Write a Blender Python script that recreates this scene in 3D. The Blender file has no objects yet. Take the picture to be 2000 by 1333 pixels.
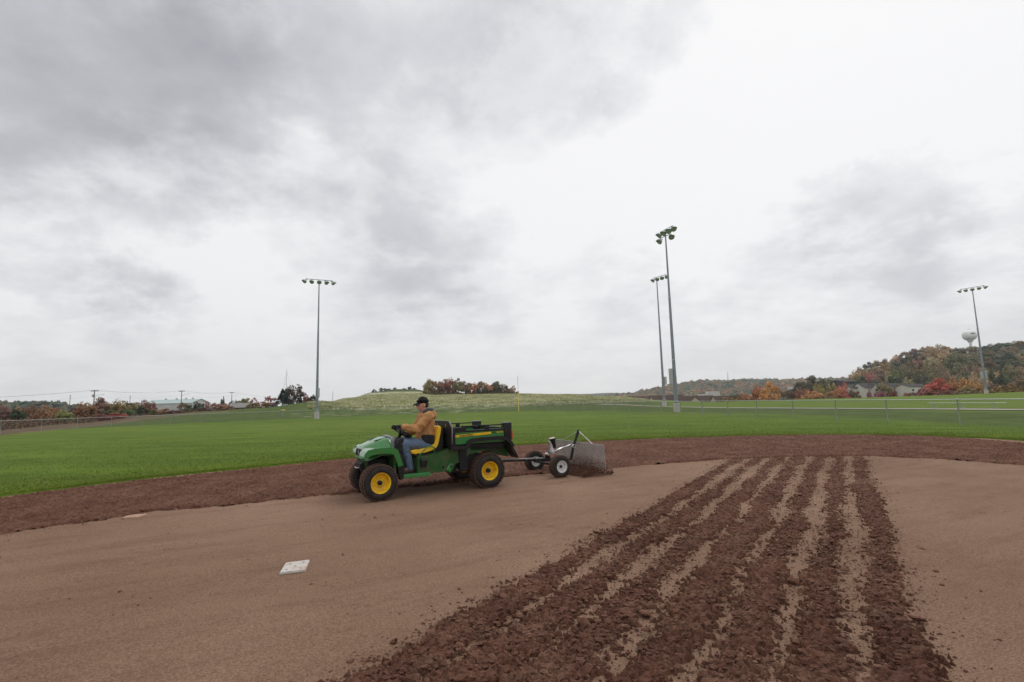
import bpy, bmesh, math, random
import numpy as np
from mathutils import Vector, Matrix, noise as mnoise

random.seed(7); rng = np.random.default_rng(11)
sc = bpy.context.scene
COL = sc.collection
PI = math.pi

# ------------------------------------------------------------------ camera
F = 990.0; CX, CY = 1000.0, 666.5; PITCH, ROLL, EYE = 6.71, 1.55, 1.52
camd = bpy.data.cameras.new('camera'); cam = bpy.data.objects.new('camera', camd); COL.objects.link(cam)
camd.sensor_fit = 'HORIZONTAL'; camd.sensor_width = 36.0; camd.lens = 36.0 * F / 2000.0
camd.clip_start = 0.05; camd.clip_end = 20000
RM = Matrix.Rotation(math.radians(90 + PITCH), 3, 'X') @ Matrix.Rotation(math.radians(-ROLL), 3, 'Z')
cam.matrix_world = Matrix.Translation((0, 0, EYE)) @ RM.to_4x4()
sc.camera = cam
def ray(px, py): return RM @ Vector(((px - CX) / F, -(py - CY) / F, -1.0))
def at(px, py, Y):                       # the point at ground distance Y on a surveyed sight line
    d = ray(px, py); return Vector((0, 0, EYE)) + d * (Y / d.y)
def on(px, py, z=0.0):                   # the point at height z on a surveyed sight line
    d = ray(px, py); return Vector((0, 0, EYE)) + d * ((z - EYE) / d.z)

# ------------------------------------------------------------------ world: overcast sky
SUN_EL, SUN_AZ = 52.0, 38.0              # azimuth clockwise from +Y
w = bpy.data.worlds.new('World'); sc.world = w; w.use_nodes = True
nt = w.node_tree; N = nt.nodes; L = nt.links; N.clear()
def nd(t, **kw):
    n = N.new(t)
    for k, v in kw.items(): setattr(n, k, v)
    return n
out = nd('ShaderNodeOutputWorld'); bg = nd('ShaderNodeBackground'); bg.inputs['Strength'].default_value = 0.1
L.new(bg.outputs[0], out.inputs[0])
sky = nd('ShaderNodeTexSky', sky_type='NISHITA', sun_disc=False, sun_elevation=math.radians(SUN_EL), sun_rotation=math.radians(SUN_AZ))
tc = nd('ShaderNodeTexCoord')
def M2(op, a, b=None, c=None, clamp=False):
    n = nd('ShaderNodeMath', operation=op, use_clamp=clamp)
    for i, v in enumerate((a, b, c)):
        if v is None: continue
        if isinstance(v, (int, float)): n.inputs[i].default_value = v
        else: L.new(v, n.inputs[i])
    return n.outputs[0]
def V2(op, a, b=None):
    n = nd('ShaderNodeVectorMath', operation=op)
    for i, v in enumerate((a, b)):
        if v is None: continue
        if isinstance(v, (tuple, list)): n.inputs[i].default_value = v
        else: L.new(v, n.inputs[i])
    return n
nrm = V2('NORMALIZE', tc.outputs['Generated']).outputs[0]
sep = nd('ShaderNodeSeparateXYZ'); L.new(nrm, sep.inputs[0])
zc = M2('ADD', M2('MAXIMUM', sep.outputs[2], 0.0), 0.30)
cmb = nd('ShaderNodeCombineXYZ'); L.new(M2('DIVIDE', sep.outputs[0], zc), cmb.inputs[0]); L.new(M2('DIVIDE', sep.outputs[1], zc), cmb.inputs[1])
def tex(vec, scale, detail, rough, dist=0.0, off=(0, 0, 0)):
    n = nd('ShaderNodeTexNoise'); n.inputs['Scale'].default_value = scale; n.inputs['Detail'].default_value = detail
    n.inputs['Roughness'].default_value = rough; n.inputs['Distortion'].default_value = dist
    L.new(V2('ADD', vec, off).outputs[0], n.inputs['Vector']); return n
n1 = tex(cmb.outputs[0], 1.2, 7, 0.55, 0.0, (3.1, 1.7, 0.0))
n2 = tex(cmb.outputs[0], 3.6, 10, 0.62, 0.0, (8.3, 4.1, 2.0))
# ragged cloud masses: each direction is a cloud in the sky, its outline broken up by noise
wn = tex(nrm, 3.4, 10, 0.66, 0.0, (1.3, 0.2, 5.0))
wv = nd('ShaderNodeVectorMath', operation='MULTIPLY_ADD'); L.new(wn.outputs['Color'], wv.inputs[0])
wv.inputs[1].default_value = (0.30, 0.30, 0.30); L.new(V2('ADD', nrm, (-0.15, -0.15, -0.15)).outputs[0], wv.inputs[2])
warp = wv.outputs[0]
base = M2('ADD', 0.79, M2('MULTIPLY', M2('SUBTRACT', n1.outputs[0], 0.5), -0.24))
n3 = tex(cmb.outputs[0], 8.5, 8, 0.6, 0.0, (2.3, 9.1, 4.0))
base = M2('ADD', base, M2('MULTIPLY', M2('SUBTRACT', n2.outputs[0], 0.5), -0.24))
base = M2('ADD', base, M2('MULTIPLY', M2('SUBTRACT', n3.outputs[0], 0.5), -0.18))
wn2 = tex(nrm, 9.0, 6, 0.62, 0.0, (4.3, 2.2, 1.0))
wv2 = nd('ShaderNodeVectorMath', operation='MULTIPLY_ADD'); L.new(wn2.outputs['Color'], wv2.inputs[0])
wv2.inputs[1].default_value = (0.13, 0.13, 0.13); L.new(V2('ADD', nrm, (-0.065, -0.065, -0.065)).outputs[0], wv2.inputs[2])
CLOUDS = [  # px, py, radius (degrees), darkening
    (-150, -60, 22, -0.32), (30, 70, 15, -0.32), (230, 110, 13, -0.19), (160, 260, 9, -0.12), (430, 60, 11, -0.12), (640, 140, 14, -0.15), (470, 330, 10, -0.14), (330, 290, 8, -0.10), (560, 60, 9, -0.10), (800, 230, 9, -0.10),
    (640, 430, 8, -0.10), (730, 430, 8, -0.12), (850, 490, 7, -0.20), (940, 590, 5, -0.18), (780, 570, 6, -0.12), (1140, 20, 11, -0.26), (1030, 140, 9, -0.16), (900, 60, 9, -0.10),
    (1700, 440, 7, -0.24), (1790, 475, 5, -0.12), (1560, 430, 6, -0.13), (1830, 360, 7, -0.10), (1970, 560, 8, -0.15), (1450, 600, 9, -0.09), (1200, 560, 6, -0.09), (1750, 620, 7, -0.07),
    (195, 520, 2.6, -0.22), (255, 560, 3.0, -0.25), (335, 590, 2.8, -0.25), (55, 545, 2.6, -0.12), (300, 560, 2.6, -0.09),
    (60, 720, 7, -0.10), (300, 740, 9, -0.07), (1300, 690, 8, -0.05), (700, 700, 8, -0.04),
    (1500, 170, 17, 0.07), (1800, 90, 16, 0.06), (1330, 330, 10, 0.06), (330, 450, 7, 0.06), (560, 250, 5, 0.04), (70, 640, 4, 0.08), (450, 640, 8, 0.04), (1000, 440, 8, 0.04),
]
dark = None; lite = None
for (px, py, rad, amt) in CLOUDS:
    d = ray(px, py).normalized()
    dt = V2('DISTANCE', warp if rad > 6.5 else wv2.outputs[0], tuple(d)).outputs['Value']
    mr = nd('ShaderNodeMapRange', interpolation_type='SMOOTHERSTEP')
    L.new(dt, mr.inputs['Value']); R_ = math.radians(rad)
    mr.inputs['From Min'].default_value = R_ * 1.45; mr.inputs['From Max'].default_value = R_ * 0.25
    mr.inputs['To Min'].default_value = 0; mr.inputs['To Max'].default_value = amt
    if amt < 0: dark = mr.outputs[0] if dark is None else M2('ADD', dark, mr.outputs[0])
    else: lite = mr.outputs[0] if lite is None else M2('ADD', lite, mr.outputs[0])
n4 = tex(cmb.outputs[0], 3.0, 10, 0.6, 0.0, (5.5, 3.3, 7.0))
bl = nd('ShaderNodeMapRange', interpolation_type='SMOOTHSTEP'); L.new(n4.outputs[0], bl.inputs['Value'])
bl.inputs['From Min'].default_value = 0.38; bl.inputs['From Max'].default_value = 0.60; bl.inputs['To Min'].default_value = 0.50; bl.inputs['To Max'].default_value = 1.55
dk = M2('MULTIPLY', M2('SUBTRACT', M2('POWER', 2.718, M2('MULTIPLY', M2('MULTIPLY', dark, bl.outputs[0]), 1.12)), 1.0), 0.50)
base = M2('ADD', M2('ADD', base, dk), lite)
val = M2('MINIMUM', M2('MAXIMUM', base, 0.10), 0.80)
# cloud colour, physically bright like the sky texture (x10 at strength 0.1)
cr = nd('ShaderNodeValToRGB'); L.new(val, cr.inputs[0])
cr.color_ramp.elements[0].position = 0.05; cr.color_ramp.elements[0].color = (0.10, 0.107, 0.13, 1)
cr.color_ramp.elements[1].position = 0.93; cr.color_ramp.elements[1].color = (0.95, 0.94, 0.93, 1)
e = cr.color_ramp.elements.new(0.6); e.color = (0.56, 0.57, 0.595, 1)
hz = nd('ShaderNodeMapRange'); L.new(sep.outputs[2], hz.inputs['Value']); hz.inputs['From Min'].default_value = 0.0; hz.inputs['From Max'].default_value = 0.14
hz.inputs['To Min'].default_value = 0.45; hz.inputs['To Max'].default_value = 0.0
hm = nd('ShaderNodeMix', data_type='RGBA'); L.new(hz.outputs[0], hm.inputs[0]); L.new(cr.outputs[0], hm.inputs[6]); hm.inputs[7].default_value = (0.76, 0.76, 0.76, 1)
sc10 = V2('MULTIPLY', hm.outputs[2], (10, 10, 10))
mx = nd('ShaderNodeMix', data_type='RGBA'); mx.inputs[0].default_value = 0.97
L.new(sky.outputs[0], mx.inputs[6]); L.new(sc10.outputs[0], mx.inputs[7]); L.new(mx.outputs[2], bg.inputs[0])

# ------------------------------------------------------------------ sun
sd = bpy.data.lights.new('sun', 'SUN'); sd.energy = 0.85; sd.angle = math.radians(30); sd.color = (1.0, 0.97, 0.93)
sun = bpy.data.objects.new('sun', sd); COL.objects.link(sun)
a_, e_ = math.radians(SUN_AZ), math.radians(SUN_EL)
sun.rotation_euler = Vector((math.sin(a_) * math.cos(e_), math.cos(a_) * math.cos(e_), math.sin(e_))).to_track_quat('Z', 'Y').to_euler()
sc.view_settings.view_transform = 'Standard'; sc.view_settings.look = 'None'; sc.view_settings.gamma = 1; sc.view_settings.exposure = 0.25
sc.view_settings.use_curve_mapping = False
sc.render.engine = 'CYCLES'; sc.cycles.max_bounces = 6; sc.cycles.transparent_max_bounces = 8

# ------------------------------------------------------------------ materials
def srgb(r, g, b):
    f = lambda c: (c / 255 / 12.92) if c / 255 <= 0.04045 else ((c / 255 + 0.055) / 1.055) ** 2.4
    return (f(r), f(g), f(b))
def mat(name, col, rough=0.6, metal=0.0, var=0.12, scale=6.0, bump=0.0, bscale=40.0, dirt=None, coat=0.0, attr=None, objcol=False, detail=6.0, spec=0.5, dirtamt=0.5, dirtscale=5):
    m = bpy.data.materials.new(name); m.use_nodes = True; t = m.node_tree; n = t.nodes; l = t.links
    b = n['Principled BSDF']; b.inputs['Roughness'].default_value = rough; b.inputs['Metallic'].default_value = metal
    b.inputs['Specular IOR Level'].default_value = spec
    if coat: b.inputs['Coat Weight'].default_value = coat; b.inputs['Coat Roughness'].default_value = 0.08
    g = n.new('ShaderNodeNewGeometry') if (attr or objcol == 'world') else None
    tcn = n.new('ShaderNodeTexCoord'); vec = g.outputs['Position'] if g else tcn.outputs['Object']
    nz = n.new('ShaderNodeTexNoise'); nz.inputs['Scale'].default_value = scale; nz.inputs['Detail'].default_value = detail; nz.inputs['Roughness'].default_value = 0.6
    l.new(vec, nz.inputs['Vector'])
    mr = n.new('ShaderNodeMapRange'); l.new(nz.outputs[0], mr.inputs['Value']); mr.inputs['From Min'].default_value = 0.3; mr.inputs['From Max'].default_value = 0.7
    mr.inputs['To Min'].default_value = 1 - var; mr.inputs['To Max'].default_value = 1 + var
    vm = n.new('ShaderNodeVectorMath'); vm.operation = 'SCALE'; l.new(mr.outputs[0], vm.inputs['Scale'])
    if attr:
        a = n.new('ShaderNodeAttribute'); a.attribute_name = attr; l.new(a.outputs['Color'], vm.inputs[0])
    elif objcol is True:
        oi = n.new('ShaderNodeObjectInfo'); l.new(oi.outputs['Color'], vm.inputs[0])
    else: vm.inputs[0].default_value = col[:3]
    last = vm.outputs[0]
    if dirt:
        dn = n.new('ShaderNodeTexNoise'); dn.inputs['Scale'].default_value = dirtscale; dn.inputs['Detail'].default_value = 8; l.new(vec, dn.inputs['Vector'])
        dr = n.new('ShaderNodeMapRange'); l.new(dn.outputs[0], dr.inputs['Value']); dr.inputs['From Min'].default_value = 0.42; dr.inputs['From Max'].default_value = 0.7; dr.inputs['To Max'].default_value = dirtamt
        dm = n.new('ShaderNodeMix'); dm.data_type = 'RGBA'; l.new(dr.outputs[0], dm.inputs[0]); l.new(last, dm.inputs[6]); dm.inputs[7].default_value = (*dirt, 1); last = dm.outputs[2]
    l.new(last, b.inputs['Base Color'])
    if bump:
        bn = n.new('ShaderNodeTexNoise'); bn.inputs['Scale'].default_value = bscale; bn.inputs['Detail'].default_value = 8; bn.inputs['Roughness'].default_value = 0.65; l.new(vec, bn.inputs['Vector'])
        bb = n.new('ShaderNodeBump'); bb.inputs['Strength'].default_value = 1.0; bb.inputs['Distance'].default_value = bump; l.new(bn.outputs[0], bb.inputs['Height']); l.new(bb.outputs[0], b.inputs['Normal'])
    return m
SOIL = srgb(104, 76, 62)
MT = {}
def setm():
    MT['green'] = mat('green_paint', (0.028, 0.20, 0.045), 0.25, var=0.06, scale=3, coat=0.5, dirt=SOIL, dirtamt=0.3, dirtscale=7)
    MT['green_dull'] = mat('green_chassis', (0.008, 0.080, 0.012), 0.42, var=0.12, scale=4, dirt=SOIL, dirtamt=0.45, dirtscale=8)
    MT['green_text'] = mat('green_step', (0.03, 0.21, 0.055), 0.4, var=0.1, dirt=SOIL, dirtamt=0.2)
    MT['yellow'] = mat('yellow_paint', (0.88, 0.55, 0.012), 0.35, var=0.06, dirt=SOIL, dirtamt=0.4, dirtscale=12)
    MT['yellow_seat'] = mat('yellow_vinyl', (0.86, 0.55, 0.025), 0.45, var=0.05, dirt=SOIL, dirtamt=0.12)
    MT['black'] = mat('black_plastic', (0.011, 0.011, 0.0125), 0.5, var=0.2, bump=0.0006, bscale=200, dirt=(0.07, 0.055, 0.045), dirtamt=0.18, spec=0.3)
    MT['black_gloss'] = mat('black_gloss', (0.012, 0.012, 0.013), 0.25, var=0.1)
    MT['grey_plastic'] = mat('grey_plastic', (0.17, 0.175, 0.19), 0.45, var=0.1)
    MT['rubber'] = mat('tyre_rubber', (0.011, 0.0105, 0.010), 0.75, var=0.2, bump=0.001, bscale=60, dirt=srgb(96, 70, 58), dirtamt=0.25, dirtscale=8)
    MT['tread'] = mat('muddy_tread', srgb(84, 62, 52), 0.9, var=0.35, scale=22, bump=0.002, bscale=70)
    MT['rim_white'] = mat('white_rim', (0.74, 0.74, 0.74), 0.4, var=0.04, dirt=SOIL, dirtamt=0.25)
    MT['red'] = mat('red_lens', (0.55, 0.012, 0.03), 0.15, var=0.05, coat=0.6)
    MT['steel'] = mat('galvanised_steel', (0.42, 0.43, 0.44), 0.42, metal=0.55, var=0.12, scale=9)
    MT['mat_steel'] = mat('dusty_mat_steel', (0.34, 0.33, 0.32), 0.5, metal=0.2, var=0.15)
    MT['chrome'] = mat('bright_steel', (0.72, 0.71, 0.70), 0.25, metal=0.8, var=0.06)
    MT['pole'] = mat('grey_pole_steel', (0.22, 0.25, 0.28), 0.55, metal=0.25, var=0.1, scale=1.2)
    MT['fence_wire'] = mat('galvanised_wire', (0.13, 0.14, 0.14), 0.6, metal=0.2, var=0.1)
    MT['concrete'] = mat('concrete', (0.46, 0.44, 0.42), 0.9, var=0.12, scale=3, bump=0.01, bscale=12)
    MT['lampgrey'] = mat('lamp_housing', (0.40, 0.45, 0.43), 0.4, metal=0.3, var=0.08)
    MT['lens'] = mat('lamp_glass', (0.07, 0.075, 0.07), 0.45, var=0.1)
    MT['wood_pole'] = mat('weathered_wood', (0.16, 0.135, 0.115), 0.9, var=0.25, scale=3)
    MT['wire'] = mat('dark_wire', (0.06, 0.06, 0.065), 0.6)
    MT['fence_yellow'] = mat('yellow_pole_paint', (0.80, 0.60, 0.12), 0.5, var=0.05)
    MT['white'] = mat('white_paint', (0.78, 0.78, 0.77), 0.5, var=0.05, scale=0.6)
    MT['base_white'] = mat('dirty_white_plastic', (0.52, 0.50, 0.46), 0.5, var=0.06, scale=9, dirt=srgb(168, 130, 115), dirtamt=0.75, dirtscale=11)
    MT['hole'] = mat('dark_hole', (0.10, 0.08, 0.07), 0.9)
    MT['skin'] = mat('skin', (0.50, 0.26, 0.19), 0.5, var=0.08, scale=18)
    MT['hair'] = mat('dark_hair', (0.025, 0.018, 0.014), 0.8, var=0.2)
    MT['cap'] = mat('black_cloth', (0.011, 0.011, 0.014), 0.9, var=0.2, scale=30)
    MT['jacket'] = mat('tan_duck_canvas', (0.43, 0.215, 0.080), 0.85, var=0.14, scale=9, bump=0.004, bscale=14)
    MT['lining'] = mat('grey_hood_lining', (0.06, 0.065, 0.08), 0.9, var=0.3, scale=20, bump=0.004, bscale=25)
    MT['jeans'] = mat('blue_denim', (0.10, 0.148, 0.225), 0.85, var=0.28, scale=7, bump=0.005, bscale=12)
    MT['boot'] = mat('brown_boot', (0.07, 0.042, 0.03), 0.75, var=0.2, dirt=SOIL, dirtamt=0.6)
    MT['roof_brown'] = mat('brown_shingle', (0.080, 0.056, 0.048), 0.95, var=0.2, scale=1.5, spec=0.1)
    MT['roof_grey'] = mat('grey_shingle', (0.075, 0.068, 0.068), 0.95, var=0.2, scale=1.5, spec=0.1)
    MT['siding'] = mat('cream_siding', (0.56, 0.47, 0.36), 0.8, var=0.05, scale=0.8)
    MT['siding_white'] = mat('white_siding', (0.56, 0.53, 0.49), 0.8, var=0.06, scale=0.8)
    MT['metal_roof'] = mat('pale_green_metal_roof', (0.38, 0.47, 0.46), 0.55, var=0.06, scale=0.4)
    MT['warewall'] = mat('white_metal_wall', (0.50, 0.51, 0.50), 0.7, var=0.1, scale=0.4)
    MT['shedroof'] = mat('weathered_grey_roof', (0.22, 0.21, 0.20), 0.9, var=0.2, scale=1.1)
    MT['glass'] = mat('window_glass', (0.04, 0.045, 0.05), 0.15)
    MT['brick'] = mat('brick', (0.25, 0.13, 0.10), 0.9, var=0.15)
    MT['path'] = mat('gravel', (0.36, 0.31, 0.28), 0.95, var=0.15, scale=4, bump=0.01, bscale=20)
    MT['leaf'] = mat('foliage', None, 0.9, objcol=True, var=0.38, scale=0.55, detail=4, spec=0.15)
    MT['leafattr'] = mat('mixed_foliage', None, 0.9, attr='Col', var=0.2, scale=0.05, spec=0.15)
    MT['trunk'] = mat('bark', (0.075, 0.06, 0.05), 0.95, var=0.25, scale=2)
    MT['ground'] = mat('turf', None, 0.95, attr='Col', var=0.10, scale=0.35, detail=10, bump=0.012, bscale=9, spec=0.1)
    MT['blades'] = mat('grass_blades', None, 0.8, attr='Col', var=0.15, scale=0.5, spec=0.15)
setm()
# leaf translucence is small at this distance; keep a simple diffuse
def ground_mats():
    # compacted infield sand: fine grains, faint scuffs and streaks
    m = bpy.data.materials.new('infield_sand'); m.use_nodes = True; t = m.node_tree; n = t.nodes; l = t.links; b = n['Principled BSDF']
    b.inputs['Roughness'].default_value = 0.95; b.inputs['Specular IOR Level'].default_value = 0.15
    g = n.new('ShaderNodeNewGeometry')
    def nz(scale, detail=6, rough=0.6, stretch=None):
        x = n.new('ShaderNodeTexNoise'); x.inputs['Scale'].default_value = scale; x.inputs['Detail'].default_value = detail; x.inputs['Roughness'].default_value = rough
        if stretch:
            mp = n.new('ShaderNodeMapping'); mp.vector_type = 'TEXTURE'; mp.inputs['Scale'].default_value = stretch; mp.inputs['Rotation'].default_value = (0, 0, math.radians(27)); l.new(g.outputs['Position'], mp.inputs[0]); l.new(mp.outputs[0], x.inputs['Vector'])
        else: l.new(g.outputs['Position'], x.inputs['Vector'])
        return x.outputs[0]
    def ramp(src, stops):
        r = n.new('ShaderNodeValToRGB'); l.new(src, r.inputs[0])
        r.color_ramp.elements[0].position, r.color_ramp.elements[0].color = stops[0][0], (*stops[0][1], 1)
        r.color_ramp.elements[1].position, r.color_ramp.elements[1].color = stops[-1][0], (*stops[-1][1], 1)
        for p, c in stops[1:-1]: r.color_ramp.elements.new(p).color = (*c, 1)
        return r.outputs[0]
    def mix(f, a, c, mode='MIX'):
        x = n.new('ShaderNodeMix'); x.data_type = 'RGBA'; x.blend_type = mode
        if isinstance(f, float): x.inputs[0].default_value = f
        else: l.new(f, x.inputs[0])
        for i, v in ((6, a), (7, c)):
            if isinstance(v, tuple): x.inputs[i].default_value = (*v, 1)
            else: l.new(v, x.inputs[i])
        return x.outputs[2]
    big = ramp(nz(0.32, 5), [(0.35, (0.196, 0.118, 0.078)), (0.52, (0.226, 0.140, 0.095)), (0.68, (0.262, 0.168, 0.117))])
    streak = ramp(nz(2.6, 8, 0.72, (5.0, 1, 1)), [(0.34, (0.84, 0.82, 0.81)), (0.5, (1, 1, 1)), (0.68, (1.05, 1.04, 1.03))])
    c = mix(1.0, big, streak, 'MULTIPLY')
    grain = ramp(nz(75, 6, 0.85), [(0.38, (0.55, 0.52, 0.50)), (0.5, (1, 1, 1)), (0.62, (1.55, 1.55, 1.52))])
    c = mix(1.0, c, grain, 'MULTIPLY')
    scuff = ramp(nz(9, 9, 0.75, (3.2, 1, 1)), [(0.27, (0.45, 0.40, 0.38)), (0.375, (1, 1, 1)), (0.8, (1.04, 1.04, 1.04))])
    c = mix(1.0, c, scuff, 'MULTIPLY')
    l.new(c, b.inputs['Base Color'])
    bp = n.new('ShaderNodeBump'); bp.inputs['Distance'].default_value = 0.010; l.new(nz(38, 9, 0.75), bp.inputs['Height'])
    bp2 = n.new('ShaderNodeBump'); bp2.inputs['Distance'].default_value = 0.03; l.new(nz(9, 7, 0.7, (3.5, 1, 1)), bp2.inputs['Height']); l.new(bp2.outputs[0], bp.inputs['Normal'])
    l.new(bp.outputs[0], b.inputs['Normal']); MT['sand'] = m
    # freshly turned damp clay
    m = bpy.data.materials.new('tilled_soil'); m.use_nodes = True; t = m.node_tree; n = t.nodes; l = t.links; b = n['Principled BSDF']
    b.inputs['Roughness'].default_value = 0.9; b.inputs['Specular IOR Level'].default_value = 0.2
    g = n.new('ShaderNodeNewGeometry')
    a = ramp(nz(1.1, 7, 0.65), [(0.3, (0.086, 0.036, 0.023)), (0.5, (0.120, 0.054, 0.035)), (0.72, (0.168, 0.084, 0.056))])
    f = ramp(nz(22, 6, 0.75), [(0.3, (0.55, 0.53, 0.52)), (0.48, (1, 1, 1)), (0.60, (1.35, 1.4, 1.4)), (0.75, (2.0, 2.1, 2.1))])  # crumb shadows and sunlit flecks painted into the soil colour as fine noise
    dry = n.new('ShaderNodeMapRange'); l.new(nz(2.6, 8, 0.7), dry.inputs['Value']); dry.inputs['From Min'].default_value = 0.50; dry.inputs['From Max'].default_value = 0.70; dry.inputs['To Max'].default_value = 0.55
    a = mix(dry.outputs[0], a, (0.165, 0.098, 0.065))
    c = mix(1.0, a, f, 'MULTIPLY')
    l.new(c, b.inputs['Base Color'])
    bp = n.new('ShaderNodeBump'); bp.inputs['Distance'].default_value = 0.012; l.new(nz(55, 8, 0.75), bp.inputs['Height']); l.new(bp.outputs[0], b.inputs['Normal'])
    MT['soil'] = m
ground_mats()

# ------------------------------------------------------------------ helpers
def tag(o, label=None, cat=None, group=None, kind=None):
    if label: o['label'] = label
    if cat: o['category'] = cat
    if group: o['group'] = group
    if kind: o['kind'] = kind
    return o
def empty(name, loc, rz=0.0, parent=None):
    o = bpy.data.objects.new(name, None); COL.objects.link(o); o.location = loc; o.rotation_euler = (0, 0, rz); o.empty_display_size = 0.2
    if parent: o.parent = parent
    return o
def npmesh(name, V, Fq, m, parent=None, smooth=False, col=None):
    V = np.asarray(V, np.float32); Fq = np.asarray(Fq, np.int32); k = Fq.shape[1]
    me = bpy.data.meshes.new(name); me.vertices.add(len(V)); me.vertices.foreach_set('co', V.ravel())
    me.loops.add(Fq.size); me.loops.foreach_set('vertex_index', Fq.ravel())
    me.polygons.add(len(Fq)); me.polygons.foreach_set('loop_start', np.arange(len(Fq), dtype=np.int32) * k)
    me.polygons.foreach_set('use_smooth', np.full(len(Fq), smooth)); me.update(calc_edges=True)
    if col is not None:
        at_ = me.color_attributes.new('Col', 'FLOAT_COLOR', 'POINT'); c = np.ones((len(V), 4), np.float32); c[:, :3] = col; at_.data.foreach_set('color', c.ravel())
    me.materials.append(m)
    o = bpy.data.objects.new(name, me); COL.objects.link(o)
    if parent: o.parent = parent
    return o
def gridfaces(nr, nc, wrap=False):
    i = np.arange(nr - 1)[:, None]; j = np.arange(nc if wrap else nc - 1)[None, :]; j2 = (j + 1) % nc
    return np.stack([i * nc + j, i * nc + j2, (i + 1) * nc + j2, (i + 1) * nc + j], -1).reshape(-1, 4)
_p = np.random.default_rng(5).permutation(512)
def pn(x, y, seed=0):
    x = np.asarray(x, float) + seed * 17.31; y = np.asarray(y, float) + seed * 9.77
    xi = np.floor(x).astype(int); yi = np.floor(y).astype(int); fx = x - xi; fy = y - yi
    def gr(ix, iy, dx, dy):
        h = _p[(_p[ix & 511] + iy) & 511] * (2 * PI / 512) * 7.0
        return np.cos(h) * dx + np.sin(h) * dy
    u = fx * fx * fx * (fx * (fx * 6 - 15) + 10); v = fy * fy * fy * (fy * (fy * 6 - 15) + 10)
    a = gr(xi, yi, fx, fy); b = gr(xi + 1, yi, fx - 1, fy); c = gr(xi, yi + 1, fx, fy - 1); d = gr(xi + 1, yi + 1, fx - 1, fy - 1)
    return (a + u * (b - a) + v * (c - a + u * (a - b - c + d))) * 1.5
def fbm(x, y, o=4, seed=0, g=0.5):
    s = 0; a = 1.0
    for k in range(o): s = s + a * pn(x * 2 ** k, y * 2 ** k, seed + k); a *= g
    return s
def sstep(a, b, x): t = np.clip((x - a) / (b - a), 0, 1); return t * t * (3 - 2 * t)

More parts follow.
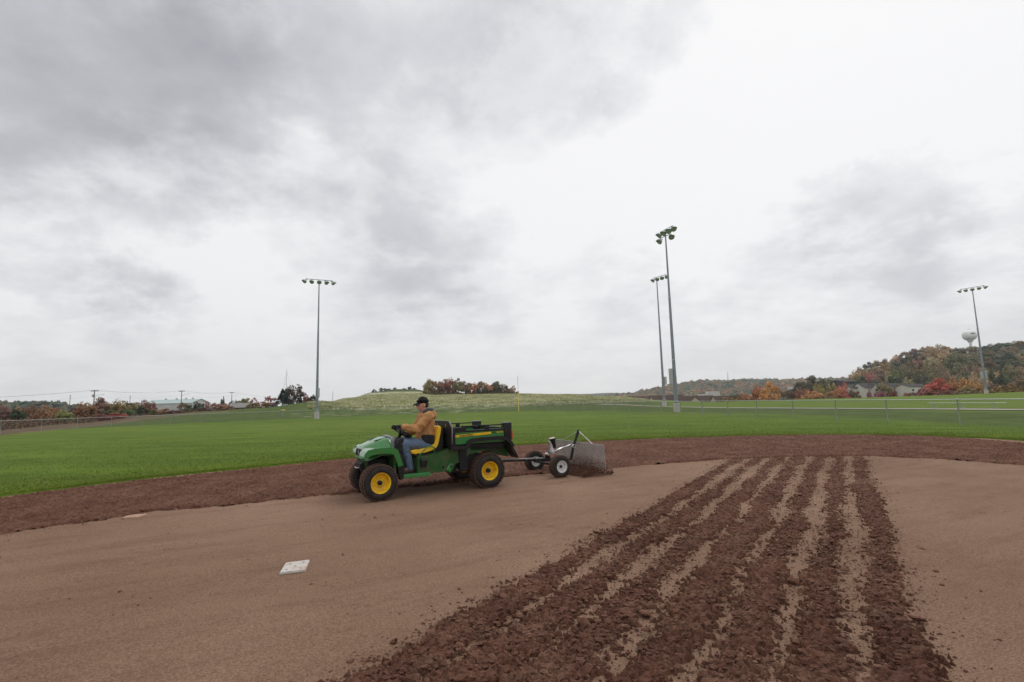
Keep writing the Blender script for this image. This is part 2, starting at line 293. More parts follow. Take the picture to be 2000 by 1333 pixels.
class MB:
    def __init__(s): s.bm = bmesh.new()
    def _tf(s, vs, M):
        if M is not None: bmesh.ops.transform(s.bm, matrix=M, verts=vs)
    def box(s, lo, hi, M=None, bev=0.0):
        r = bmesh.ops.create_cube(s.bm, size=1.0); vs = r['verts']
        c = [(a + b) / 2 for a, b in zip(lo, hi)]; d = [b - a for a, b in zip(lo, hi)]
        bmesh.ops.transform(s.bm, matrix=Matrix.Translation(c) @ Matrix.Diagonal((*d, 1)), verts=vs)
        if bev:
            es = list({e for v in vs for e in v.link_edges}); r = bmesh.ops.bevel(s.bm, geom=es, offset=bev, segments=2, affect='EDGES', profile=0.6)
            vs = list({v for v in r['verts']} | {v for v in vs if v.is_valid})
        s._tf(vs, M); return s
    def tube(s, pts, rads, n=10, cap=True):
        if isinstance(rads, (int, float)): rads = [rads] * len(pts)
        pts = [Vector(p) for p in pts]; rings = []
        up = Vector((0, 0, 1)); t0 = (pts[1] - pts[0]).normalized()
        if abs(t0.dot(up)) > 0.95: up = Vector((0, 1, 0))
        x = t0.cross(up).normalized()
        for i, p in enumerate(pts):
            t = ((pts[min(i + 1, len(pts) - 1)] - p).normalized() + (p - pts[max(i - 1, 0)]).normalized()); t.normalize()
            x = (x - t * x.dot(t)).normalized(); y = t.cross(x)
            rings.append([s.bm.verts.new(p + (x * math.cos(2 * PI * k / n) + y * math.sin(2 * PI * k / n)) * rads[i]) for k in range(n)])
        for a, b in zip(rings, rings[1:]):
            for k in range(n): s.bm.faces.new((a[k], a[(k + 1) % n], b[(k + 1) % n], b[k]))
        if cap:
            s.bm.faces.new(list(reversed(rings[0]))); s.bm.faces.new(rings[-1])
        return s
    def prism(s, poly, y0, y1, bev=0.0):       # polygon in x,z extruded along y
        a = [s.bm.verts.new((x, y0, z)) for x, z in poly]; b = [s.bm.verts.new((x, y1, z)) for x, z in poly]; n = len(poly)
        s.bm.faces.new(a); s.bm.faces.new(list(reversed(b)))
        for k in range(n): s.bm.faces.new((a[k], b[k], b[(k + 1) % n], a[(k + 1) % n]))
        if bev:
            vs = a + b; es = list({e for v in vs for e in v.link_edges}); bmesh.ops.bevel(s.bm, geom=es, offset=bev, segments=2, affect='EDGES', clamp_overlap=True)
        return s
    def ribbon(s, path, thick, y0, y1, bev=0.0):   # thick band following an x,z path, extruded along y
        P = [Vector((p[0], p[1])) for p in path]; top = []; bot = []
        for i, p in enumerate(P):
            t = (P[min(i + 1, len(P) - 1)] - P[max(i - 1, 0)]).normalized(); nn = Vector((-t.y, t.x)); top.append(p + nn * thick / 2); bot.append(p - nn * thick / 2)
        A = [s.bm.verts.new((p.x, y0, p.y)) for p in top]; B = [s.bm.verts.new((p.x, y0, p.y)) for p in bot]
        C = [s.bm.verts.new((p.x, y1, p.y)) for p in top]; D = [s.bm.verts.new((p.x, y1, p.y)) for p in bot]
        for i in range(len(P) - 1):
            for q in ((A[i], A[i+1], C[i+1], C[i]), (B[i+1], B[i], D[i], D[i+1]), (A[i+1], A[i], B[i], B[i+1]), (C[i], C[i+1], D[i+1], D[i])): s.bm.faces.new(q)
        s.bm.faces.new((A[0], C[0], D[0], B[0])); s.bm.faces.new((A[-1], B[-1], D[-1], C[-1]))
        if bev:
            vs = A + B + C + D; es = list({e for v in vs for e in v.link_edges if e.calc_face_angle(0) > 0.6}); bmesh.ops.bevel(s.bm, geom=es, offset=bev, segments=2, affect='EDGES', clamp_overlap=True)
        return s
    def lathe(s, prof, n=32, axis='Y', M=None, cap=True):   # prof: (radius, along axis)
        rings = []
        for r, h in prof:
            ring = []
            for k in range(n):
                a = 2 * PI * k / n; c, q = r * math.cos(a), r * math.sin(a)
                co = (c, h, q) if axis == 'Y' else (c, q, h)
                ring.append(s.bm.verts.new(co))
            rings.append(ring)
        for a, b in zip(rings, rings[1:]):
            for k in range(n): s.bm.faces.new((a[k], a[(k + 1) % n], b[(k + 1) % n], b[k]))
        if cap: s.bm.faces.new(list(reversed(rings[0]))); s.bm.faces.new(rings[-1])
        s._tf([v for r in rings for v in r], M); return s
    def hull(s, balls, n=10):     # convex hull of spheres: (centre, radius)
        vs = []
        for c, r in balls:
            rr = r if isinstance(r, (tuple, list)) else (r, r, r)
            q = bmesh.ops.create_uvsphere(s.bm, u_segments=n, v_segments=max(6, n // 2 + 1), radius=1.0)['verts']
            bmesh.ops.transform(s.bm, matrix=Matrix.Translation(c) @ Matrix.Diagonal((*rr, 1)), verts=q); vs += q
        if len(balls) > 1:
            r = bmesh.ops.convex_hull(s.bm, input=vs)
            bad = [g for g in r['geom_interior'] if isinstance(g, bmesh.types.BMVert)] + [g for g in r['geom_unused'] if isinstance(g, bmesh.types.BMVert)]
            bmesh.ops.delete(s.bm, geom=list(set(bad)), context='VERTS')
            fs = [f for f in s.bm.faces if f.calc_area() < 0]
        return s
    def loft(s, secs, close=True):
        R_ = [[s.bm.verts.new(p) for p in sec] for sec in secs]; n = len(secs[0])
        for a, b in zip(R_, R_[1:]):
            for k in range(n if close else n - 1): s.bm.faces.new((a[k], a[(k + 1) % n], b[(k + 1) % n], b[k]))
        if close: s.bm.faces.new(list(reversed(R_[0]))); s.bm.faces.new(R_[-1])
        return s
    def mesh(s, name, m, smooth=False, angle=None):
        bmesh.ops.recalc_face_normals(s.bm, faces=s.bm.faces[:])
        me = bpy.data.meshes.new(name); s.bm.to_mesh(me); s.bm.free()
        if smooth: me.shade_smooth()
        if angle is not None:
            me.shade_smooth(); me.set_sharp_from_angle(angle=math.radians(angle))
        me.materials.append(m); return me
    def build(s, name, m, parent=None, smooth=False, angle=None, label=None):
        o = bpy.data.objects.new(name, s.mesh(name, m, smooth, angle)); COL.objects.link(o)
        if parent: o.parent = parent
        if label: o['label'] = label
        return o
def evalmods(o):
    dg = bpy.context.evaluated_depsgraph_get(); dg.update(); me = bpy.data.meshes.new_from_object(o.evaluated_get(dg)); o.modifiers.clear(); old = o.data; o.data = me; return o
def organic(mb, name, m, parent, voxel=0.008, smooth=4, wrinkle=0.0, wscale=8.0, stretch=(1, 1, 1), iters=1):
    o = mb.build(name, m, parent, smooth=True)
    r = o.modifiers.new('r', 'REMESH'); r.mode = 'VOXEL'; r.voxel_size = voxel; r.use_smooth_shade = True
    sm = o.modifiers.new('s', 'SMOOTH'); sm.factor = 0.5; sm.iterations = smooth
    evalmods(o)
    if wrinkle:
        me = o.data; n = len(me.vertices); no = [v.normal.copy() for v in me.vertices]
        for v, nn in zip(me.vertices, no):
            p = Vector((v.co.x * stretch[0], v.co.y * stretch[1], v.co.z * stretch[2])) * wscale
            h = 1 - abs(mnoise.noise(p)) * 2.2 + 0.5 * mnoise.noise(p * 2.3)
            v.co += nn * (h * wrinkle)
    o.data.materials.clear(); o.data.materials.append(m); o.data.shade_smooth(); return o
def text_mesh(s, name, m, parent, M, size, bold=0.0, extrude=0.001, sx=1.0):
    cu = bpy.data.curves.new(name, 'FONT'); cu.body = s; cu.size = size; cu.extrude = extrude; cu.offset = bold; cu.resolution_u = 3
    t = bpy.data.objects.new(name, cu); COL.objects.link(t)
    dg = bpy.context.evaluated_depsgraph_get(); me = bpy.data.meshes.new_from_object(t.evaluated_get(dg)); bpy.data.objects.remove(t)
    me.transform(M @ Matrix.Diagonal((sx, 1, 1, 1))); me.materials.clear(); me.materials.append(m)
    o = bpy.data.objects.new(name, me); COL.objects.link(o); o.parent = parent; return o

# ------------------------------------------------------------------ terrain
EDGE = [(0, 968), (250, 937), (500, 912), (692, 893), (1018, 869), (1220, 859), (1400, 853), (1550, 849), (1700, 849.5), (1800, 850.5), (1900, 854), (2000, 859)]
ea = []; er = []
for px, py in EDGE:
    p = on(px, py, 0.02); ea.append(math.atan2(p.x, p.y)); er.append(math.hypot(p.x, p.y))
ea = [-PI, -2.2, -1.35] + ea + [1.35, 2.2, PI]; er = [12, 11, 11.5] + er + [17.5, 13, 12]
def Rb(az): return np.interp(az, ea, er)
# terrain profiles along sight azimuths: (Y, z)
def zz(px, py, Y): return at(px, py, Y).z
PROF = {
 -300: [(20, 0), (50, -.38), (90, -1.2), (200, -3), (500, -5), (900, 8)],
 0:   [(20, 0), (53, -.38), (62, -.7), (120, zz(0, 836, 120)), (200, -4), (500, -5), (900, 6)],
 150: [(20, 0), (58, -.38), (75, zz(150, 833, 75)), (120, zz(150, 826, 120)), (200, -3), (500, -5), (900, 4)],
 300: [(20, 0), (66, -.4), (90, zz(300, 822, 90)), (120, zz(300, 811, 120)), (170, -1.2), (260, -1.5), (500, -5), (900, 0)],
 400: [(20, 0), (70, -.4), (95, zz(400, 815, 95)), (125, zz(400, 804, 125)), (170, -.4), (280, -1), (500, -3), (900, 0)],
 500: [(20, 0), (75, -.4), (100, zz(500, 809, 100)), (150, zz(500, 796.5, 150)), (200, .3), (300, 0), (600, -3), (900, 0)],
 620: [(20, 0), (80, -.4), (105, zz(620, 804, 105)), (150, zz(620, 784, 150)), (200, 1.6), (300, 2), (600, -3), (900, 0)],
 680: [(20, 0), (83, -.4), (110, zz(680, 801, 110)), (150, zz(680, 789, 150)), (220, zz(680, 779, 220)), (300, zz(680, 778, 300)), (450, 6), (900, 0)],
 730: [(20, 0), (84, -.4), (110, zz(730, 800, 110)), (180, zz(730, 784, 180)), (260, zz(730, 774, 260)), (440, zz(730, 765, 440)), (520, 10), (900, 0)],
 770: [(20, 0), (85, -.4), (110, zz(770, 799, 110)), (180, zz(770, 783, 180)), (260, zz(770, 774, 260)), (440, zz(770, 760, 440)), (520, 12), (900, 0)],
 810: [(20, 0), (86, -.4), (110, zz(810, 798, 110)), (180, zz(810, 782, 180)), (260, zz(810, 773, 260)), (440, zz(810, 761, 440)), (520, 12), (900, 0)],
 850: [(20, 0), (87, -.4), (110, zz(850, 798, 110)), (180, zz(850, 780, 180)), (280, zz(850, 772, 280)), (440, zz(850, 770, 440)), (520, 8), (900, 0)],
 930: [(20, 0), (88, -.4), (110, zz(930, 797, 110)), (180, zz(930, 778, 180)), (280, zz(930, 770.5, 280)), (400, 6), (900, 0)],
 1010: [(20, 0), (88, -.42), (110, zz(1010, 796, 110)), (180, zz(1010, 777, 180)), (280, zz(1010, 769.5, 280)), (400, 5), (900, 0)],
 1100: [(20, 0), (80, -.4), (110, zz(1100, 793, 110)), (180, zz(1100, 777, 180)), (260, zz(1100, 770.5, 260)), (360, 2), (900, 0)],
 1200: [(20, 0), (62, -.25), (100, zz(1200, 790, 100)), (180, zz(1200, 779, 180)), (260, zz(1200, 775, 260)), (360, 0), (900, -3)],
 1290: [(20, 0), (52, -.22), (100, zz(1290, 790, 100)), (160, zz(1290, 784, 160)), (220, 0), (300, -5), (900, -6)],
 1400: [(20, 0), (42, -.22), (66, -.2), (110, zz(1400, 786, 110)), (140, zz(1400, 786, 140)), (260, -6), (900, -8)],
 1600: [(18, 0), (32, -.24), (55, -.2), (100, zz(1600, 780.5, 100)), (120, zz(1600, 780, 120)), (240, -6), (900, -8)],
 1800: [(17, 0), (26, -.27), (46, -.2), (96, zz(1800, 774.5, 96)), (115, zz(1800, 773.5, 115)), (220, -6), (300, -5), (340, 0), (470, 32), (600, 34), (900, 30)],
 2000: [(15, 0), (21, -.27), (38, -.17), (90, zz(2000, 767, 90)), (110, zz(2000, 766, 110)), (180, -3), (260, -3), (300, 2), (440, 36), (600, 38), (900, 34)],
 2400: [(13, 0), (17, -.27), (30, -.17), (80, .6), (95, .7), (140, -2), (260, 0), (380, 40), (600, 42), (900, 36)],
}
PROF[1660] = [(18, 0), (30, -.25), (52, -.2), (100, zz(1660, 778.5, 100)), (118, zz(1660, 778, 118)), (240, -6), (330, -5), (400, 0), (470, 5), (600, 4), (900, -6)]
PROF[1710] = [(18, 0), (28, -.25), (50, -.2), (98, zz(1710, 777, 98)), (117, zz(1710, 776.3, 117)), (230, -6), (320, -5), (360, 1), (470, 20), (600, 22), (900, 18)]
pk = sorted(PROF); PA = np.array([math.atan2((p - 1000) / F, 1) for p in pk])
NR = 140; lr = np.linspace(math.log(8), math.log(1300), NR); TAB = np.zeros((len(pk), NR))
for i, p in enumerate(pk):
    ca = math.cos(PA[i]); rr = [math.log(y / ca) for y, _ in PROF[p]]; z = [q for _, q in PROF[p]]
    TAB[i] = np.interp(lr, rr, z)
    if PROF[p][0][0] > 0: TAB[i][lr < rr[0]] = 0
k5 = np.array([1, 2, 3, 2, 1.]); k5 /= k5.sum()
for i in range(len(pk)): TAB[i] = np.convolve(np.pad(TAB[i], 2, 'edge'), k5, 'valid')
def terr(x, y):
    x = np.asarray(x, float); y = np.asarray(y, float)
    az = np.clip(np.arctan2(x, y), PA[0], PA[-1]); r = np.hypot(x, y)
    fi = np.clip((np.log(np.maximum(r, 8)) - lr[0]) / (lr[1] - lr[0]), 0, NR - 1.001); j = fi.astype(int); f = fi - j
    fa = np.interp(az, PA, np.arange(len(pk))); i = np.minimum(fa.astype(int), len(pk) - 2); g = fa - i; g = g * g * (3 - 2 * g)
    A = TAB[i, j] * (1 - f) + TAB[i, j + 1] * f; B = TAB[i + 1, j] * (1 - f) + TAB[i + 1, j + 1] * f
    z = A * (1 - g) + B * g
    z = z + 0.12 * fbm(x / 18, y / 18, 3, 3) * sstep(95, 130, r) + 0.5 * fbm(x / 60, y / 60, 3, 5) * sstep(170, 320, r)
    return z
def tz(x, y): return float(terr(np.array([x]), np.array([y]))[0])

az = np.concatenate([np.linspace(-PI, -1.05, 80)[:-1], np.linspace(-1.05, 1.05, 560), np.linspace(1.05, PI, 80)[1:-1]])
TH = 0.03
rad_in = np.array([0.02, 0.4, 0.8, 0.94, 0.985, 0.9995]); sf = [1.0]
r_out = np.concatenate([1.0 * np.geomspace(1.0001, 90, 330)])
Rbz = Rb(az)
rows = [Rbz * s for s in rad_in] + [Rbz * s for s in r_out] + [np.full_like(az, 1900.), np.full_like(az, 2400.), np.full_like(az, 3000.)]
RR = np.stack(rows); AZ = np.broadcast_to(az, RR.shape)
X = RR * np.sin(AZ); Y = RR * np.cos(AZ)
Z = terr(X, Y) + TH
Z[:6] = -0.12; Z[5] = -0.03
Z[-3:] = -6
# ground cover colour (what grows there)
turf = np.array([0.108, 0.158, 0.019]); turf2 = np.array([0.090, 0.142, 0.017]); mead = np.array([0.46, 0.44, 0.30]); meadg = np.array([0.21, 0.23, 0.09])
scrub = np.array([0.115, 0.078, 0.045]); dirtc = np.array([0.20, 0.15, 0.11]); rough = np.array([0.068, 0.098, 0.022])
C = np.zeros((*X.shape, 3))
PX = 1000 + F * np.tan(np.clip(AZ, -1.4, 1.4)); R0 = np.hypot(X, Y); front = (np.abs(AZ) < 1.3)
n_a = fbm(X / 6, Y / 1.6, 4, 21); n_b = fbm(X / 1.5, Y / 1.2, 4, 31); n_c = fbm(X / 40, Y / 25, 3, 41)
stripe = 0.5 + 0.5 * np.sin((X * 0.35 + Y) * 1.9 + 1.5 * fbm(X / 9, Y / 9, 2, 2))
C[:] = turf * (1 + 0.16 * n_a + 0.10 * n_b)[..., None] * (1 - 0.10 * stripe)[..., None]
C += (turf2 - turf) * sstep(-.3, .4, n_c)[..., None]
FD = np.interp(np.degrees(AZ), np.degrees([math.atan2(-53, 53), math.atan2(-45, 67), math.atan2(-21, 85), math.atan2(3.9, 86.8), math.atan2(14, 59), math.atan2(21.3, 24.6), 0.85]), [75, 80.7, 87.6, 86.9, 60.6, 32.5, 28])
behind = sstep(0.0, 3.0, R0 - FD)
C = C * (1 - behind[..., None]) + (rough * (1 + 0.22 * n_a + 0.25 * n_b)[..., None]) * behind[..., None]
crest = sstep(14, 22, R0 - FD) * sstep(1240, 1330, PX); C = C * (1 - crest[..., None]) + (turf * (1 + 0.15 * n_a)[..., None]) * crest[..., None]
mm = sstep(560, 640, PX + 25 * n_a) * (1 - sstep(1190, 1330, PX + 20 * n_a)) * sstep(105, 125, R0 + 14 * n_a + np.interp(PX, [560, 640, 700, 1000, 1100, 1200, 1300], [-75, -45, 0, 0, -35, -45, -50])) * (1 - sstep(325, 345, R0))
mw = np.clip(0.5 + 0.55 * fbm(X / 5, Y / 4, 5, 55, 0.65), 0, 1)
C = C * (1 - mm[..., None]) + (meadg + (mead - meadg) * mw[..., None]) * mm[..., None]
ms = (1 - sstep(240, 480, PX - 0.6 * (R0 - 120) + 25 * n_a)) * sstep(78, 95, R0 + np.interp(PX, [0, 150, 300, 400], [25, 0, -30, -40]) + 8 * n_a)
C = C * (1 - ms[..., None]) + (scrub * (1 + 0.4 * n_b)[..., None]) * ms[..., None]
tanp = (1 - sstep(0, 22, np.abs(R0 - np.interp(PX, [60, 150, 300, 430, 480], [72, 88, 128, 135, 150])) * 3.2)) * front * (PX > 50) * (PX < 450) * sstep(-.3, .5, n_b + .4)
C = C * (1 - 0.6 * tanp[..., None]) + 0.6 * dirtc * tanp[..., None]
far = sstep(300, 420, R0) * (1 - mm); C = C * (1 - far[..., None]) + np.array([0.06, 0.06, 0.035]) * far[..., None]
# bare dirt patch on the bank behind the centre fence, scattered pale tufts
bd = sstep(.15, .55, fbm(X / 3, Y / 3, 3, 71)) * sstep(86, 90, R0) * (1 - sstep(104, 112, R0)) * (PX > 560) * (PX < 930)
C = C * (1 - .30 * bd[..., None]) + .30 * mead * bd[..., None]
g = npmesh('ground', np.stack([X, Y, Z], -1).reshape(-1, 3), gridfaces(*X.shape, wrap=True), MT['ground'], smooth=True, col=np.clip(C, .004, 1).reshape(-1, 3))
tag(g, 'mown green outfield grass rising into meadow hills beyond the fence', kind='structure')

# infield sand sheet
s_ = np.concatenate([[0.02], np.geomspace(0.05, 1.0, 420)]); azs = np.concatenate([np.linspace(-PI, -1.0, 60)[:-1], np.linspace(-1.0, 1.0, 700), np.linspace(1.0, PI, 60)[1:-1]])
RR = Rb(azs)[None, :] * s_[:, None]; X = RR * np.sin(azs); Y = RR * np.cos(azs)
def sandz(X, Y):
    r = np.hypot(X, Y)
    return 0.010 * fbm(X / 1.3, Y / 1.1, 4, 8) + 0.0035 * fbm(X / .22, Y / .13, 3, 12) * (r < 14) + .008 * fbm(X / .11, Y / .08, 3, 77) * sstep(.15, .5, fbm(X / 1.6, Y / 1.0, 3, 91)) * (r < 12) - 0.012
Z = sandz(X, Y)
tag(npmesh('infield', np.stack([X, Y, Z], -1).reshape(-1, 3), gridfaces(*X.shape, wrap=True), MT['sand'], smooth=True), 'compacted brown sand of the ball field infield', kind='structure')

# tilled band along the grass
IN = [(0, 1043), (150, 1022), (300, 1000), (500, 982), (690, 963), (850, 947), (1010, 929), (1180, 917), (1420, 897), (1560, 892), (1690, 890.5), (1850, 897), (2000, 909)]
ia = []; ir = []
for px, py in IN: p = on(px, py, 0); ia.append(math.atan2(p.x, p.y)); ir.append(math.hypot(p.x, p.y))
ia = [-1.5, -1.15] + ia + [1.1, 1.5]; ir = [9.0, 8.8] + ir + [13.5, 12.5]
OUTX = [(-1.5, .35), (-.8, .3), (-.45, .35), (-.2, .15), (0.1, .05), (.55, .05), (.64, .15), (.72, .55), (.785, 1.3), (1.1, 1.6), (1.5, 1.6)]
def clod(X, Y, seed, s=1.0):
    a = 1 - np.abs(pn(X / (.20 * s), Y / (.17 * s), seed)) * 2; b = 1 - np.abs(pn(X / (.085 * s), Y / (.08 * s), seed + 3)) * 2
    c = pn(X / (.04 * s), Y / (.04 * s), seed + 6)
    return 0.45 * a + 0.38 * b + 0.25 * c
azb = np.linspace(-1.3, 1.3, 1500); q = np.linspace(0, 1, 150)
ri = np.interp(azb, ia, ir); kk = np.ones(31) / 31; ri = np.convolve(np.pad(ri, 15, 'edge'), kk, 'valid')
ro = Rb(azb) - np.interp(azb, [a for a, _ in OUTX], [b for _, b in OUTX])
RR = ri[None] + (ro - ri)[None] * q[:, None]; X = RR * np.sin(azb); Y = RR * np.cos(azb); Q = np.broadcast_to(q[:, None], X.shape); D = RR - ri[None]; E = ro[None] - RR
edge = np.minimum(sstep(-0.02, .12, D + .10 * pn(X * 2.2, Y * 2.2, 4) + .08 * pn(X * 9, Y * 9, 4)), sstep(0, .15, E))
edge = np.clip(edge, 0, 1); Z = -0.045 + 0.052 * edge + 0.046 * (clod(X, Y, 50, .7) + .4 * pn(X / .06, Y / .06, 58)) * edge + 0.008 * fbm(X / 1.2, Y / 1.2, 3, 60)
fur = (1 - sstep(.8, 1.3, E)) * (azb[None] < -.15); Z += fur * 0.018 * np.sin(E / .17 * 2 * PI) - fur * .006
tag(npmesh('tilled_band', np.stack([X, Y, Z], -1).reshape(-1, 3), gridfaces(*X.shape), MT['soil'], smooth=False), 'dark reddish tilled soil curving along the edge of the grass', kind='structure')

# tilled strip running towards the camera
DV = np.array([.544, .839]); PV = np.array([.839, -.544]); O0 = np.array([-1.01, 3.0])
tt = np.concatenate([np.linspace(-7, -2.2, 60)[:-1], np.arange(-2.2, 3.2, .0135), np.arange(3.2, 7.0, .020), np.arange(7.0, 13.0, .032)]); ss = np.arange(-.45, 3.25, .0150)
S, T = np.meshgrid(ss, tt); X = O0[0] + S * PV[0] + T * DV[0]; Y = O0[1] + S * PV[1] + T * DV[1]
wob = 0.07 * pn(T / 1.7, S * 0 + 3.3, 2) + .04 * pn(T / .5, S / .8, 9) + .07 * sstep(3, 0, T) * pn(T / .7, S / .5, 10)
ph = (S + wob - 0.20) / 0.405; dd = np.abs(ph - np.round(np.clip(ph, 0, 6))) * .405
low = fbm(S / 1.1, T / 1.6, 3, 14); near = sstep(4.0, -.5, T)
rag = .03 * pn(X * 3, Y * 3, 16) + .06 * pn(X * 7, Y * 7, 17) + .09 * pn(X * 17, Y * 17, 18) + .09 * pn(X * 36, Y * 36, 19)
rwf = np.take(np.array([.016, -.012, .004, .026, -.006, -.014, .012]), np.round(np.clip(ph, 0, 6)).astype(int))
churn = sstep(2.7, .2, T) * (.055 + .11 * pn(S / .8, T / 1.1, 61))
wid = .100 + .050 * low + .020 * near + churn + rwf + rag
rowamp = 1 - .9 * sstep(.25, .6, pn(S / .9 + 4, T / 1.2, 33)) * sstep(3.2, 1.4, T)
ridge = sstep(wid + .030, wid - .030, dd)
inside = sstep(-.08, .04, S + .10 * pn(S * 5, T * 5, 21) + .08 * pn(S * 14, T * 14, 22)) * sstep(2.93, 2.80, S + .10 * pn(S * 4, T * 5, 23) + .10 * pn(S * 9, T * 22, 24))
env = ridge * inside
rid = lambda a, b, sd: 1 - 2 * np.abs(pn(X / a, Y / b, sd))
cl = .16 * rid(.15, .13, 80) + .36 * rid(.062, .056, 83) + .30 * rid(.032, .029, 86) * (T < 8) + .16 * pn(X / .018, Y / .018, 89) * (T < 4)
amp = .040 + .018 * sstep(6, 0, T)
Z = -0.040 + env * (0.020 + 0.008 * low) * rowamp + amp * (cl + .15) * np.clip(env * rowamp + .10 * inside, 0, 1)
Z += (1 - rowamp) * inside * (.036 + .006 * fbm(S / .3, T / .3, 3, 44))
tag(npmesh('tilled_strip', np.stack([X, Y, Z], -1).reshape(-1, 3), gridfaces(*X.shape), MT['soil'], smooth=False), 'wide strip of seven dark tilled rows crossing the sand towards the viewer', kind='structure')

# loose clods: three shapes of lump, merged into one loose mass
def lumps(n, pos, size, seed):
    r = np.random.default_rng(seed)
    ico = np.array([(0, 0, 1), (.894, 0, .447), (.276, .851, .447), (-.724, .526, .447), (-.724, -.526, .447), (.276, -.851, .447), (.724, .526, -.447), (-.276, .851, -.447), (-.894, 0, -.447), (-.276, -.851, -.447), (.724, -.526, -.447), (0, 0, -1)])
    fc = np.array([(0,1,2),(0,2,3),(0,3,4),(0,4,5),(0,5,1),(1,6,2),(2,7,3),(3,8,4),(4,9,5),(5,10,1),(6,7,2),(7,8,3),(8,9,4),(9,10,5),(10,6,1),(11,7,6),(11,8,7),(11,9,8),(11,10,9),(11,6,10)])
    V = ico[None] * (1 + r.uniform(-.5, .45, (n, 12, 1))) * size[:, None, None] * r.uniform(.55, 1.6, (n, 1, 3)) * np.array([1, 1, .55])
    a = r.uniform(0, 2 * PI, n); c, s = np.cos(a)[:, None], np.sin(a)[:, None]
    x = V[..., 0] * c - V[..., 1] * s; y = V[..., 0] * s + V[..., 1] * c; V = np.stack([x, y, V[..., 2]], -1) + pos[:, None, :]
    return V.reshape(-1, 3), (fc[None] + 12 * np.arange(n)[:, None, None]).reshape(-1, 3)
n = 66000
t_ = -1.6 + 14.2 * rng.random(n) ** 1.5; row = rng.integers(0, 7, n); s_ = .20 + .405 * row + rng.normal(0, .085, n) - .05 * pn(t_ / 1.7, t_ * 0 + 3.3, 2)
st = rng.random(n) < .40; s_[st] = np.where(rng.random(st.sum()) < .93, rng.uniform(-.05, 2.85, st.sum()), np.where(rng.random(st.sum()) < .5, -.02 - rng.exponential(.07, st.sum()), 2.85 + rng.exponential(.10, st.sum())))
sz = np.clip(rng.lognormal(-5.05, .55, n) * (1 + .7 * (t_ < 2) * (s_ < 1.2)), .003, .042) * (1 - .3 * (t_ > 5)); sz[st] *= .62
px_ = O0[0] + s_ * PV[0] + t_ * DV[0]; py_ = O0[1] + s_ * PV[1] + t_ * DV[1]
zb = np.where(st, -.009, .004) + rng.uniform(-.008, .016, n) * (~st)
V1, F1 = lumps(n, np.stack([px_, py_, zb], -1), sz, 3)
n = 30000
a_b = rng.uniform(-.95, .95, n); r_i = np.interp(a_b, azb, ri); r_o = np.interp(a_b, azb, ro); dr = rng.random(n); r_ = r_i + (r_o - r_i - .15) * dr - (rng.random(n) < .10) * rng.exponential(.12, n)
sz = np.clip(rng.lognormal(-4.6, .5, n), .006, .030)
V2_, F2 = lumps(n, np.stack([r_ * np.sin(a_b), r_ * np.cos(a_b), np.where(r_ < r_i, -.009, .008 + rng.uniform(-.01, .012, n))], -1), sz, 4)
V = np.concatenate([V1, V2_]); F_ = np.concatenate([F1, F2 + len(V1)])
tag(npmesh('soil_clods', V, F_, MT['soil']), 'loose lumps of dark soil lying over the tilled rows and band', 'soil', kind='stuff')

# crumbs on the bare sand
n = 2600; a_b = rng.uniform(-.85, .85, n); r_ = 2.3 + 8 * rng.random(n) ** .9
cx, cy = r_ * np.sin(a_b), r_ * np.cos(a_b); ok = (fbm(cx / 1.2, cy / .8, 3, 91) > .18); cx, cy = cx[ok], cy[ok]
V, F_ = lumps(len(cx), np.stack([cx, cy, np.full(len(cx), -.009)], -1), np.clip(rng.lognormal(-5.3, .45, len(cx)), .002, .012), 6)
tag(npmesh('soil_crumbs', V, F_, MT['soil']), 'small dark crumbs of soil scattered on the bare sand', 'soil', kind='stuff')

# grass blades along the near part of the outfield
n = 230000; a_b = rng.uniform(-.86, .86, n); rr = Rb(a_b) + .01 + 26 * rng.random(n) ** 2.4
gx, gy = rr * np.sin(a_b), rr * np.cos(a_b); gz = terr(gx, gy) + TH - .005; hh = rng.uniform(.012, .032, n) * (1 + .2 * pn(gx, gy, 3)); ww = rng.uniform(.006, .016, n); th = rng.uniform(0, PI, n)
lx, ly = rng.normal(0, .014, n), rng.normal(0, .014, n)
V = np.empty((n, 3, 3)); V[:, 0] = np.stack([gx - ww * np.cos(th), gy - ww * np.sin(th), gz], -1); V[:, 1] = np.stack([gx + ww * np.cos(th), gy + ww * np.sin(th), gz], -1); V[:, 2] = np.stack([gx + lx, gy + ly, gz + hh], -1)
cc = (np.array([.112, .150, .022]) * 1.45)[None] * (1 + .12 * rng.normal(0, 1, n)[:, None] + .14 * fbm(gx / 6, gy / 1.6, 3, 21)[:, None]); cc[rng.random(n) < .04] = (.26, .25, .09)
tag(npmesh('grass', V.reshape(-1, 3), np.arange(3 * n).reshape(-1, 3), MT['blades'], col=np.clip(np.repeat(cc, 3, 0), .01, 1)), 'short mown green grass blades along the infield edge', 'grass', kind='stuff')
